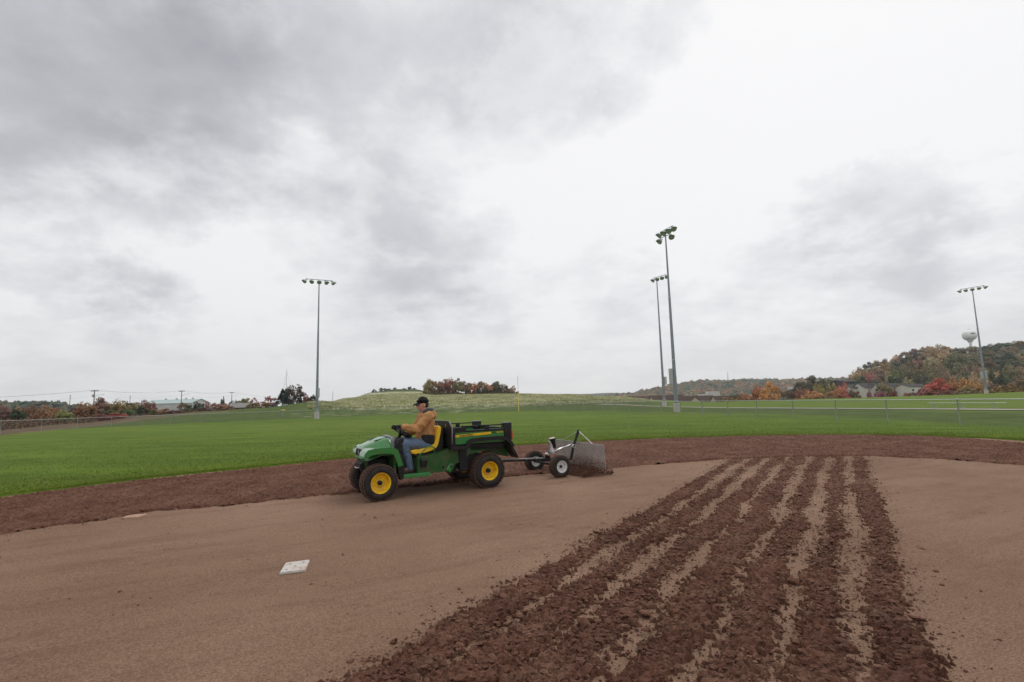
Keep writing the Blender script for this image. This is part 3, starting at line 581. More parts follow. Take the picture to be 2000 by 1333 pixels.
# tall pale meadow grass on the hill
n = 60000; px_ = rng.uniform(600, 1260, n); Yq = rng.uniform(112, 300, n); gx = (px_ - 1000) / F * Yq; gy = Yq; ok = fbm(gx / 5, gy / 4, 3, 55, .65) > -.25; gx, gy = gx[ok], gy[ok]; n = len(gx)
gz = terr(gx, gy); hh = rng.uniform(.12, .42, n); ww = rng.uniform(.10, .40, n)
V = np.empty((n, 3, 3)); V[:, 0] = np.stack([gx - ww, gy, gz], -1); V[:, 1] = np.stack([gx + ww, gy + .1, gz], -1); V[:, 2] = np.stack([gx + rng.normal(0, .15, n), gy + rng.normal(0, .1, n), gz + hh], -1)
k = np.clip(.45 + .5 * fbm(gx / 7, gy / 9, 4, 55) + rng.normal(0, .12, n), 0, 1)[:, None]; cc = np.array([.24, .26, .10]) * (1 - k) + np.array([.66, .63, .44]) * k
tag(npmesh('meadow_grass', V.reshape(-1, 3), np.arange(3 * n).reshape(-1, 3), MT['blades'], col=np.repeat(cc, 3, 0)), 'tall pale seeding meadow grass covering the hill behind the outfield fence', 'grass', kind='stuff')

# gravel path beyond the right fence
pp = [(60, 14), (45, 26), (36.4, 36.5), (35.6, 43.5), (30.7, 56), (26.6, 66.5), (21.5, 84), (17, 105)]
ptx = np.interp(np.linspace(0, 7, 120), range(8), [p[0] for p in pp]); pty = np.interp(np.linspace(0, 7, 120), range(8), [p[1] for p in pp])
kx = np.ones(9) / 9; ptx = np.convolve(np.pad(ptx, 4, 'edge'), kx, 'valid'); pty = np.convolve(np.pad(pty, 4, 'edge'), kx, 'valid')
tx = np.gradient(ptx); ty = np.gradient(pty); tl = np.hypot(tx, ty); nx, ny = -ty / tl, tx / tl
offs = np.linspace(-.9, .9, 5); X = ptx[None] + nx[None] * offs[:, None]; Y = pty[None] + ny[None] * offs[:, None]; Z = terr(X, Y) + TH + .05
tag(npmesh('path', np.stack([X, Y, Z], -1).reshape(-1, 3), gridfaces(*X.shape), MT['path'], smooth=True), 'pale gravel path beyond the right field fence', kind='structure')

# ------------------------------------------------------------------ far hills and woods
def ridge_mesh(name, pts, Y0, depth, m, label, col):
    # a long hill whose crest runs through the surveyed points
    xs = []; zs = []
    for px, py in pts: p = at(px, py, Y0); xs.append(p.x); zs.append(p.z)
    x = np.linspace(xs[0], xs[-1], 160); zc_ = np.interp(x, xs, zs); v = np.linspace(-1, 1, 21)
    X = np.broadcast_to(x, (21, 160)); Y = Y0 + v[:, None] * depth + 0 * X; Z = -12 + (zc_ + 12)[None] * (np.cos(v * PI / 2) ** .9)[:, None]
    Z = Z + fbm(X / (depth * .4), Y / (depth * .4), 3, 13) * depth * .008
    o = npmesh(name, np.stack([X, Y, Z], -1).reshape(-1, 3), gridfaces(21, 160), m, smooth=True, col=np.array(col)); tag(o, label, kind='structure'); return (x, zc_)
ridge_mesh('hills', [(600, 785), (1000, 780), (1100, 771), (1140, 770), (1185, 767.5), (1240, 769), (1330, 762), (1500, 768), (1900, 756), (2300, 742)], 2750, 240, MT['leafattr'], 'distant blue hills on the horizon', (.05, .06, .055))
FH = [(1180, 778), (1235, 772), (1262, 766), (1290, 760), (1320, 755), (1345, 750), (1400, 749), (1460, 747), (1520, 748), (1590, 746), (1700, 742), (1900, 735), (2300, 725)]
fx, fz = ridge_mesh('wooded_hill', FH, 1500, 330, MT['leafattr'], 'long low hill under autumn woods right of centre', (.055, .05, .03))
def wood(name, n, gen, label, pal, size, seed, hz=1.0):
    r = np.random.default_rng(seed); P = np.array([gen(r) for _ in range(n)])
    sz = r.uniform(size[0], size[1], n); ico_n = n
    pos = P; V, Fc = lumps(n, pos, sz, seed); 
    V = V.reshape(n, 12, 3); V[:, :, 2] = pos[:, None, 2] + (V[:, :, 2] - pos[:, None, 2]) * hz * 1.5; pal = np.array(pal); ci = r.integers(0, len(pal), n)
    ci = np.where(pn(P[:, 0] / 90, P[:, 1] / 90, seed) > .1, ci, np.minimum(ci, len(pal) // 2))
    col = pal[ci] * r.uniform(.75, 1.25, (n, 1)); col = np.repeat(col, 12, 0)
    o = npmesh(name, V.reshape(-1, 3), Fc, MT['leafattr'], col=col * 2.0, smooth=False); tag(o, label, 'woodland', kind='stuff'); return o
def gen_far(r):
    x = r.uniform(fx[0], fx[-1]); v = -r.random() ** .8 * .95; zc_ = np.interp(x, fx, fz)
    y = 1500 + v * 330; z = -12 + (zc_ + 12) * math.cos(v * PI / 2) ** .9
    return (x, y, z + r.uniform(-1, 3.5))
PAL = [(.030, .044, .028), (.045, .055, .028), (.028, .042, .032), (.085, .062, .030), (.140, .066, .030), (.165, .062, .035), (.12, .095, .045)]
wood('distant_woodland', 26000, gen_far, 'autumn woodland covering the far low hill on the right', PAL, (3.2, 7.5), 41)
def gen_left(r):
    px = r.uniform(-400, 330); Yq = r.uniform(640, 720); tb = np.interp(px, [-400, 0, 60, 130, 180, 330], [793, 789.5, 787.5, 791, 796, 799]); p = at(px, tb + r.uniform(-1, 20), Yq); return tuple(p)
wood('distant_woodland', 900, gen_left, 'dark blue-green treeline on the far left horizon', [(.030, .045, .028), (.035, .05, .03), (.05, .05, .03), (.04, .05, .035)], (3.0, 5.5), 43)

# ------------------------------------------------------------------ trees
def crown_mesh(kind, seed, nf=3000):
    r = np.random.default_rng(seed); cen = []
    if kind == 'conifer':
        for i in range(46):
            h = r.random() ** .9; rad = (1 - h) * .5 + .03; a = r.uniform(0, 2 * PI); cen.append((rad * math.cos(a), rad * math.sin(a), .04 + .94 * h, .13 * (1 - h) + .05))
    else:
        nc, lo, wd, hh = {'round': (34, -.02, .42, .43), 'tall': (34, -.04, .38, .46), 'bush': (30, -.06, .46, .46), 'sparse': (24, .12, .42, .40), 'oak': (44, -.04, .46, .47)}[kind]
        for i in range(nc):
            u = r.normal(size=3); u /= np.linalg.norm(u); q = r.uniform(.55, 1.0); 
            pass
            wz = .55 + .45 * u[2] if kind != 'bush' else .5 + .5 * u[2]
            k = 1.0 if kind != 'tall' else .85
            cen.append((u[0] * wd * q * k, u[1] * wd * q * k, lo + (1 - lo) * .5 + u[2] * hh * q, r.uniform(.09, .19) * (.7 if kind == 'sparse' else 1)))
    cen = np.array(cen); n = nf if kind != 'sparse' else nf // 2
    ci = r.integers(0, len(cen), n); d = r.normal(size=(n, 3)); d /= np.linalg.norm(d, axis=1)[:, None]; rad = cen[ci, 3] * r.uniform(.55, 1.08, n)
    P = cen[ci, :3] + d * rad[:, None] * np.array([1, 1, .85]); P[:, 2] = np.clip(P[:, 2], .02, 1.02)
    s = r.uniform(.018, .040, n) * (1.0 if kind != 'sparse' else .8)
    t1 = np.cross(d, r.normal(size=(n, 3))); t1 /= np.linalg.norm(t1, axis=1)[:, None] + 1e-9; t2 = np.cross(d, t1); t1 += .5 * r.normal(size=(n, 3)) * .6
    V = np.stack([P + t1 * s[:, None], P + t2 * s[:, None] * .8, P - t1 * s[:, None] * .9, P - t2 * s[:, None]], 1)
    me = bpy.data.meshes.new('crown'); V = V.reshape(-1, 3).astype(np.float32); me.vertices.add(len(V)); me.vertices.foreach_set('co', V.ravel())
    me.loops.add(4 * n); me.loops.foreach_set('vertex_index', np.arange(4 * n, dtype=np.int32)); me.polygons.add(n); me.polygons.foreach_set('loop_start', np.arange(n, dtype=np.int32) * 4); me.update(calc_edges=True)
    me.materials.append(MT['leaf']); return me
def trunk_mesh(kind, seed):
    r = random.Random(seed); mb = MB(); mb.tube([(0, 0, -.12), (0, 0, .2), (.01, 0, .45), (0.02, .01, .8)], [.022, .018, .013, .004], 6)
    for i in range(7):
        a = r.uniform(0, 2 * PI); z = r.uniform(.16, .55); l = r.uniform(.2, .36); mb.tube([(0, 0, z), (math.cos(a) * l * .5, math.sin(a) * l * .5, z + .10), (math.cos(a) * l, math.sin(a) * l, z + .24)], [.009, .006, .002], 5)
    return mb.mesh('trunk', MT['trunk'])
CR = {k: [crown_mesh(k, 100 + 7 * i + j) for j in range(3)] for i, k in enumerate(['round', 'tall', 'bush', 'sparse', 'oak', 'conifer'])}
TR = [trunk_mesh('t', i) for i in range(3)]
ntree = [0]
def tree(loc, height, width, col, kind, label, cat='tree', group=None, name=None):
    ntree[0] += 1; i = ntree[0]; name = name or ('shrub' if cat == 'shrub' else 'tree')
    g_ = sum(col) / 3; col = tuple(v * .74 + g_ * .26 for v in col)
    if kind != 'sparse': loc = (loc[0], loc[1], loc[2] - .13 * height); height *= 1.13
    t = empty(name, loc, rng.uniform(0, 2 * PI)); tag(t, label, cat, group)
    c = bpy.data.objects.new('crown', CR[kind][i % 3]); COL.objects.link(c); c.parent = t; c.scale = (width, width, height)
    c.color = (*[v * 1.85 * random.uniform(.9, 1.1) for v in col], 1)
    k = bpy.data.objects.new('trunk', TR[i % 3]); COL.objects.link(k); k.parent = t; k.scale = (width, width, height); return t
cRED = (.17, .060, .040); cORA = (.26, .125, .045); cYEL = (.33, .185, .035); cOLI = (.125, .110, .032); cDGR = (.032, .048, .022); cBRN = (.135, .088, .048); cRBR = (.150, .078, .048)
cGRN = (.075, .095, .028); cYGR = (.17, .155, .036); cMAG = (.20, .055, .090); cPNK = (.26, .10, .085); cTAN = (.20, .130, .060); cSCR = (.115, .072, .052)
T = [  # px, top y, width px, distance, colour, kind, label
 (8, 791, 38, 130, cRBR, 'round', 'red-brown tree at the left frame edge behind the fence'),
 (38, 797, 32, 118, cDGR, 'round', 'dark green round tree, leftmost green one behind the fence'),
 (36, 790, 22, 135, cORA, 'tall', 'orange treetop rising just behind the leftmost dark green tree'),
 (60, 793, 30, 130, (.18, .09, .03), 'round', 'orange-brown tree right of the leftmost dark green tree'),
 (80, 797, 24, 138, cRBR, 'round', 'low reddish tree between two orange-brown trees at far left'),
 (98, 791, 34, 124, (.23, .10, .03), 'round', 'bright orange-brown tree midway between the first two left fence posts'),
 (113, 793, 20, 140, cORA, 'sparse', 'thin orange tree just behind the small yellow-green tree'),
 (128, 799, 30, 116, cYGR, 'round', 'small yellow-green tree near the second fence post from the left'),
 (146, 792, 26, 140, (.10, .035, .03), 'tall', 'dark maroon tree left of the first wooden utility pole'),
 (168, 786, 40, 128, (.17, .09, .026), 'round', 'broad rusty olive tree directly left of the first utility pole'),
 (198, 779, 40, 165, cRBR, 'oak', 'tall red-brown tree directly right of the first utility pole'),
 (216, 785, 26, 172, cBRN, 'round', 'brown tree behind the tall red-brown tree by the first pole'),
 (234, 781, 38, 160, (.16, .12, .03), 'round', 'olive-gold tree right of the tall red-brown tree'),
 (258, 783, 30, 175, cOLI, 'round', 'olive tree at the left side of the red-brown wooded rise'),
 (272, 781, 36, 210, cRBR, 'round', 'red-brown tree on the skyline left of the white warehouse'),
 (292, 785, 28, 215, (.17, .055, .03), 'round', 'rust-red tree touching the left end of the white warehouse'),
 (278, 793, 26, 140, cDGR, 'bush', 'dark green shrub in front of the warehouse left end'),
 (252, 797, 30, 135, cGRN, 'bush', 'green shrub below the olive-gold tree'),
 (215, 799, 30, 130, cGRN, 'bush', 'green shrub right of the first utility pole'),
 (230, 806, 30, 112, (.24, .045, .035), 'bush', 'small bright red shrub low behind the fence at left'),
 (203, 808, 24, 110, (.15, .04, .035), 'bush', 'low dark red shrub at the foot of the first utility pole'),
 (303, 798, 22, 140, cOLI, 'bush', 'olive shrub below the dark doorway of the warehouse'),
 (322, 797, 28, 140, (.19, .09, .04), 'bush', 'orange-brown shrub in front of the warehouse wall'),
 (342, 800, 28, 138, cSCR, 'bush', 'pinkish brown scrub bush below the middle of the warehouse'),
 (357, 783, 22, 200, cRBR, 'sparse', 'thin red-brown tree in front of the warehouse at the second utility pole'),
 (372, 789, 24, 180, cGRN, 'bush', 'green bush in front of the right half of the warehouse'),
 (388, 784, 22, 180, cDGR, 'round', 'dark green tree at the right end of the warehouse'),
 (398, 795, 36, 150, cSCR, 'bush', 'purplish brown scrub bush right of the second utility pole'),
 (420, 788, 34, 165, (.16, .09, .05), 'bush', 'brown bush on the skyline between the second and third utility poles'),
 (438, 787, 34, 165, (.20, .12, .06), 'bush', 'tan bush left of the third utility pole'),
 (412, 782, 22, 230, cPNK, 'sparse', 'bare pinkish tree on the skyline right of the warehouse'),
 (437, 773, 7, 210, cDGR, 'tall', 'tiny dark tall-stemmed tree between the second and third utility poles'),
 (433, 776, 6, 214, cDGR, 'tall', 'smaller dark tree close to the tiny tall-stemmed tree'),
 (456, 782, 20, 200, cDGR, 'round', 'dark green tree behind the third utility pole'),
 (476, 776, 32, 205, cYGR, 'round', 'yellow-green tree standing behind the grey-roofed shed'),
 (497, 778, 22, 215, cPNK, 'sparse', 'bare pinkish tree right of the yellow-green tree behind the shed'),
 (494, 786, 28, 150, (.18, .12, .045), 'bush', 'tan bush at the right side of the grey-roofed shed'),
 (512, 784, 26, 155, (.20, .11, .04), 'bush', 'golden brown bush on the grass crest right of the shed'),
 (528, 786, 26, 158, cSCR, 'bush', 'mauve-brown bush on the grass crest left of the dark conifer'),
 (524, 770, 16, 175, (.25, .06, .045), 'sparse', 'thin red-leaved tree left of the dark conifer'),
 (534, 776, 16, 172, (.20, .07, .05), 'sparse', 'second thin reddish tree, nearest the dark conifer'),
 (553, 761, 26, 165, (.018, .036, .028), 'conifer', 'dark blue-green conifer left of the big maroon oak'),
 (574, 752, 44, 170, (.070, .048, .034), 'round', 'big dark maroon oak left of the leftmost floodlight pole'),
 (598, 769, 14, 175, (.30, .12, .11), 'tall', 'small pink-leaved tree right of the big maroon oak'),
 (611, 771, 18, 172, (.06, .055, .025), 'round', 'small dark tree just left of the leftmost floodlight pole'),
 # grove on the hill
 (836, 741, 24, 310, (.18, .15, .045), 'tall', 'yellow-green tree at the left end of the hilltop grove'),
 (850, 742, 26, 316, (.20, .10, .035), 'round', 'orange-brown tree second from the left in the hilltop grove'),
 (864, 741, 24, 322, (.21, .085, .035), 'round', 'rust tree between the orange-brown and red trees in the hilltop grove'),
 (878, 739, 28, 318, (.22, .070, .035), 'round', 'red-orange tree above the driver in the hilltop grove'),
 (895, 738, 30, 308, (.14, .105, .03), 'tall', 'tallest olive tree of the hilltop grove'),
 (912, 744, 22, 320, cBRN, 'round', 'brown tree right of the tallest olive one in the grove'),
 (926, 748, 20, 309, (.27, .10, .03), 'round', 'bright orange tree, left one of the two in the hilltop grove'),
 (938, 743, 26, 330, cOLI, 'round', 'olive tree rising behind the two bright orange grove trees'),
 (952, 748, 26, 312, (.27, .105, .035), 'round', 'bright orange tree, right one of the two in the hilltop grove'),
 (934, 757, 12, 300, (.04, .05, .03), 'bush', 'small dark bush below the left bright orange grove tree'),
 (948, 757, 12, 300, (.04, .05, .03), 'bush', 'small dark bush below the right bright orange grove tree'),
 (970, 742, 26, 312, (.095, .085, .032), 'tall', 'dark olive tree near the right end of the hilltop grove'),
 (984, 750, 20, 314, (.11, .085, .03), 'round', 'lower olive tree right of the dark olive grove tree'),
 (996, 757, 14, 312, (.16, .095, .035), 'round', 'small brown tree second from the right of the grove'),
 (1003, 754, 16, 308, (.26, .15, .06), 'sparse', 'thin golden tree at the right end of the grove beside the yellow foul pole'),
 # right middle distance
 (1434, 766, 18, 205, cBRN, 'sparse', 'thin brown tree right of the brown roofs'),
 (1458, 766, 28, 190, (.30, .10, .045), 'round', 'orange-red tree left of the brightest yellow-orange tree'),
 (1446, 773, 18, 180, (.20, .08, .04), 'bush', 'low rusty bush right of the last brown roof'),
 (1480, 752, 26, 190, (.32, .11, .03), 'round', 'orange tree adjoining the left of the brightest yellow-orange tree'),
 (1502, 748, 38, 182, (.40, .19, .03), 'oak', 'brightest yellow-orange round tree beyond the right fence'),
 (1497, 764, 30, 172, (.33, .14, .03), 'bush', 'orange bush under the brightest yellow-orange tree'),
 (1528, 755, 20, 205, (.15, .10, .06), 'sparse', 'brownish thin tree right of the brightest yellow-orange tree'),
 (1538, 763, 24, 195, cSCR, 'sparse', 'bare greyish brown tree in the row beyond the right fence'),
 (1553, 760, 24, 195, (.19, .085, .05), 'round', 'russet tree left of the wide tan-orange tree'),
 (1569, 758, 26, 200, (.22, .095, .05), 'round', 'pinkish orange tree behind the wide tan-orange tree'),
 (1590, 760, 40, 180, (.30, .155, .05), 'round', 'wide tan-orange tree in the row beyond the right fence'),
 (1572, 768, 24, 172, (.27, .13, .045), 'bush', 'low tan-orange bush at the left of the wide tan-orange tree'),
 (1562, 743, 46, 300, (.060, .058, .028), 'oak', 'dark olive tree, left of the two behind the orange row'),
 (1588, 737, 52, 290, (.065, .068, .028), 'oak', 'tallest dark olive tree behind the orange row'),
 (1612, 741, 34, 270, (.085, .085, .03), 'round', 'olive tree right of the tallest dark olive tree'),
 (1598, 751, 28, 215, (.20, .17, .035), 'round', 'yellow-green tree above the wide tan-orange tree'),
 (1624, 746, 28, 225, (.17, .15, .05), 'round', 'pale yellow-green tree left of the red-topped tree'),
 (1643, 747, 22, 205, (.33, .075, .045), 'round', 'red-topped tree beside the left end of the townhouses'),
 (1636, 758, 38, 185, (.28, .125, .04), 'round', 'orange tree under the red-topped tree'),
 (1616, 763, 28, 178, (.20, .13, .04), 'bush', 'olive-orange bush left of the orange tree under the red-topped tree'),
 (1663, 759, 26, 175, (.13, .075, .045), 'bush', 'round brown shrub in front of the left townhouses'),
 (1653, 770, 16, 165, (.26, .05, .05), 'bush', 'low red bush at the foot of the orange tree by the townhouses'),
 (1696, 758, 10, 205, (.22, .06, .07), 'tall', 'narrow dark pink tree in front of the townhouse gables'),
 (1718, 763, 26, 178, cMAG, 'bush', 'magenta-pink shrub in front of the townhouses'),
 (1743, 763, 28, 176, (.14, .052, .026), 'bush', 'dark rust shrub right of the magenta-pink shrub'),
 (1768, 766, 20, 172, (.26, .12, .06), 'bush', 'pale orange shrub in front of the white-sided house'),
 (1800, 754, 32, 178, (.20, .055, .045), 'bush', 'dark red bush at the left of the big scarlet tree'),
 (1783, 765, 26, 170, (.14, .06, .05), 'bush', 'low maroon bush right of the pale orange shrub'),
 (1833, 742, 52, 182, (.33, .055, .040), 'oak', 'big scarlet tree right of the townhouses'),
 (1822, 759, 44, 165, (.17, .06, .04), 'bush', 'brownish red bush under the big scarlet tree'),
 (1866, 739, 38, 180, (.27, .135, .035), 'round', 'orange-olive tree right of the big scarlet tree'),
 (1893, 735, 44, 176, (.29, .145, .04), 'round', 'orange-gold tree left of the rightmost floodlight pole'),
 (1882, 755, 44, 160, (.13, .105, .035), 'bush', 'olive bush under the orange-gold tree'),
 (1848, 761, 30, 162, (.14, .07, .045), 'bush', 'brown bush below the orange-olive tree'),
 (1915, 745, 30, 182, (.19, .12, .04), 'round', 'tan tree right behind the rightmost floodlight pole'),
 (1912, 762, 26, 155, (.10, .075, .035), 'bush', 'dark olive bush at the foot of the rightmost floodlight pole'),
 (1948, 754, 17, 135, (.38, .12, .05), 'bush', 'small bright orange bush right of the rightmost floodlight pole'),
 (1977, 757, 14, 133, (.36, .12, .05), 'bush', 'smaller bright orange bush nearest the right frame edge'),
 (1940, 748, 44, 165, (.095, .060, .045), 'bush', 'dark brown thicket right of the rightmost floodlight pole'),
 (1985, 744, 50, 160, (.10, .066, .045), 'bush', 'dark brown thicket at the right frame edge'),
 (2045, 745, 60, 158, (.10, .07, .04), 'bush', 'dark thicket beyond the right frame edge'),
 (-40, 792, 44, 125, cORA, 'round', 'orange tree beyond the left frame edge'),
 # knoll shrubs
 (731, 760, 9, 445, cDGR, 'bush', 'small dark shrub at the left shoulder of the bare knoll'),
 (744, 757, 9, 445, cDGR, 'round', 'dark shrub second from the left on the bare knoll'),
 (752, 758, 8, 445, (.05, .05, .03), 'bush', 'little dark bush left of the knoll top'),
 (760, 759, 9, 445, (.06, .055, .03), 'bush', 'little brown-green bush at the middle of the knoll'),
 (771, 757, 7, 440, cDGR, 'round', 'lone dark bush on the knoll right of its middle'),
 (800, 755, 9, 440, cDGR, 'round', 'taller dark shrub of the pair at the right of the knoll'),
 (809, 758, 10, 440, cDGR, 'bush', 'lower dark shrub of the pair at the right of the knoll'),
 (790, 759, 10, 440, (.05, .055, .03), 'bush', 'flat dark bush left of the pair on the knoll'),
]
for px, ty_, wpx, D_, col, kind, label in T:
    x = (px - 1000) / F * D_; ztop = at(px, ty_, D_); x = ztop.x; zb_ = tz(x, D_); h = max(ztop.z - zb_, 1.2)
    small = h < 3.6 or 'bush' in label or 'shrub' in label
    tree((x, D_, zb_), h * 1.02, wpx / F * D_ * 1.08, col, kind, label, 'shrub' if ('bush' in label or 'shrub' in label or 'thicket' in label) else 'tree', 'trees of the hilltop grove' if 'grove' in label else None)
# wooded hillside at right: rows of trees climbing it
SIL = [(1664, 733), (1673, 720), (1699, 706), (1728, 701), (1758, 687), (1781, 680), (1816, 673), (1839, 671), (1862, 678), (1885, 678), (1919, 674), (1942, 670), (1988, 666), (2040, 662), (2200, 655)]
hcol = [((.055, .062, .026), 'dark olive'), ((.080, .080, .028), 'olive'), ((.042, .054, .028), 'deep green'), ((.105, .085, .035), 'olive brown'), ((.16, .115, .048), 'tan'), ((.115, .070, .040), 'russet'), ((.20, .135, .058), 'golden tan'), ((.075, .058, .042), 'dark brown')]
rowname = ['skyline', 'second', 'third', 'fourth', 'fifth', 'sixth', 'lowest']
ordn = ['first', 'second', 'third', 'fourth', 'fifth', 'sixth', 'seventh', 'eighth', 'ninth', 'tenth', 'eleventh', 'twelfth', 'thirteenth', 'fourteenth', 'fifteenth', 'sixteenth', 'seventeenth', 'eighteenth', 'nineteenth', 'twentieth', 'twenty-first', 'twenty-second', 'twenty-third', 'twenty-fourth', 'twenty-fifth']
sx_, sy_ = [a for a, _ in SIL], [b for _, b in SIL]
for rw in range(7):
    f = rw / 6.0; D_ = 480 - 230 * f ** .8; k = 0; px = 1662 + (11 if rw % 2 else 0) + (20 * max(0, rw - 3)); step = 17 + 2.2 * rw
    while px < 2120 and k < 25:
        sk = np.interp(px, sx_, sy_); lowy = np.interp(px, [1660, 1760, 1830, 1900, 2000, 2120], [745, 748, 735, 728, 735, 735])
        ty_ = sk + (lowy - sk) * f + random.uniform(-2.5, 2.5) * (1 if rw else .6); Dq = D_ + random.uniform(-10, 10)
        if ty_ < lowy + 6 and (lowy - sk) * f > rw * 4.0 - 1:
            ptop = at(px, ty_, Dq); h = random.uniform(10, 14.5); 
            nz = mnoise.noise(Vector((px / 60, rw * .8, 3))); ci = min(7, max(0, int(3.5 + nz * 6 + random.uniform(-2, 2)))); col, cn = hcol[ci]
            if 1790 < px < 1850 and rw == 0: col, cn = hcol[6]
            if px < 1690 and rw < 2: col, cn = hcol[6]
            if 1690 < px < 1705 and rw == 3: col, cn = (.26, .07, .05), 'red'
            zb_ = tz(ptop.x, Dq); h = ptop.z - zb_
            h = min(max(h, 8), 19); zb_ = ptop.z - h
            _f = random.uniform(1.0, 1.7); tree((ptop.x, Dq, zb_), h, (step + 9 + random.uniform(-3, 5)) / F * Dq, tuple(v * _f for v in col), random.choice(['round', 'tall', 'oak', 'round']),
                 f'{cn} tree, {ordn[k]} from the left in the {rowname[rw]} row of the wooded hillside', 'tree', 'trees on the wooded hillside')
            k += 1
        px += step + random.uniform(-3, 3)
# undergrowth under the left trees and at the foot of the right hill
def leafmass(name, label, P, sz, pal, seed):
    r = np.random.default_rng(seed); n = len(P); d = r.normal(size=(n, 3)); d /= np.linalg.norm(d, axis=1)[:, None]; e = np.cross(d, r.normal(size=(n, 3))); e /= np.linalg.norm(e, axis=1)[:, None]; f = np.cross(d, e)
    V = np.stack([P + e * sz[:, None], P + f * sz[:, None], P - e * sz[:, None], P - f * sz[:, None]], 1).reshape(-1, 3); pal = np.array(pal); c = pal[r.integers(0, len(pal), n)] * 1.35 * r.uniform(.8, 1.2, (n, 1))
    tag(npmesh(name, V, np.arange(4 * n).reshape(-1, 4), MT['leafattr'], col=np.repeat(c, 4, 0)), label, 'undergrowth', kind='stuff')
n = 42000; px_ = rng.uniform(-200, 470, n); dm = np.interp(px_, [-200, 0, 150, 300, 400, 470], [68, 80, 108, 130, 138, 160]); Yq = dm + 70 * rng.random(n); gx = (px_ - 1000) / F * Yq; hm_ = (1.2 + 1.3 * np.abs(fbm(gx / 7, Yq / 7, 3, 77))) * sstep(0, 20, Yq - dm + 3)
P_ = np.stack([gx, Yq, terr(gx, Yq) + rng.random(n) * hm_], -1)
leafmass('undergrowth', 'brown and purple autumn scrub under the trees on the left', P_, rng.uniform(.08, .22, n), [(.10, .062, .045), (.085, .05, .045), (.12, .085, .045), (.06, .06, .03), (.13, .07, .04)], 5)
n = 9000; px_ = rng.uniform(824, 1010, n); Yq = rng.uniform(298, 318, n); gx = (px_ - 1000) / F * Yq; gt = terr(gx, Yq)
leafmass('undergrowth', 'dark low brush at the foot of the hilltop grove', np.stack([gx, Yq, gt + rng.random(n) * 1.3 * (.7 + .8 * fbm(gx / 5, Yq / 5, 2, 9))], -1), rng.uniform(.15, .4, n), [(.06, .055, .028), (.08, .065, .03), (.11, .07, .03), (.05, .055, .025)], 8)
n = 26000; px_ = rng.uniform(1400, 2150, n); Yq = np.where(px_ > 1900, rng.uniform(120, 175, n), rng.uniform(150, 230, n)); gx = (px_ - 1000) / F * Yq; gt = terr(gx, Yq)
P_ = np.stack([gx, Yq, gt + rng.random(n) * 2.6 * (.6 + .5 * fbm(gx / 9, Yq / 9, 2, 7))], -1)
leafmass('undergrowth', 'brown scrub in the dip beyond the right hand field', P_, rng.uniform(.15, .4, n), [(.17, .11, .055), (.14, .09, .055), (.20, .13, .06), (.12, .11, .045)], 6)

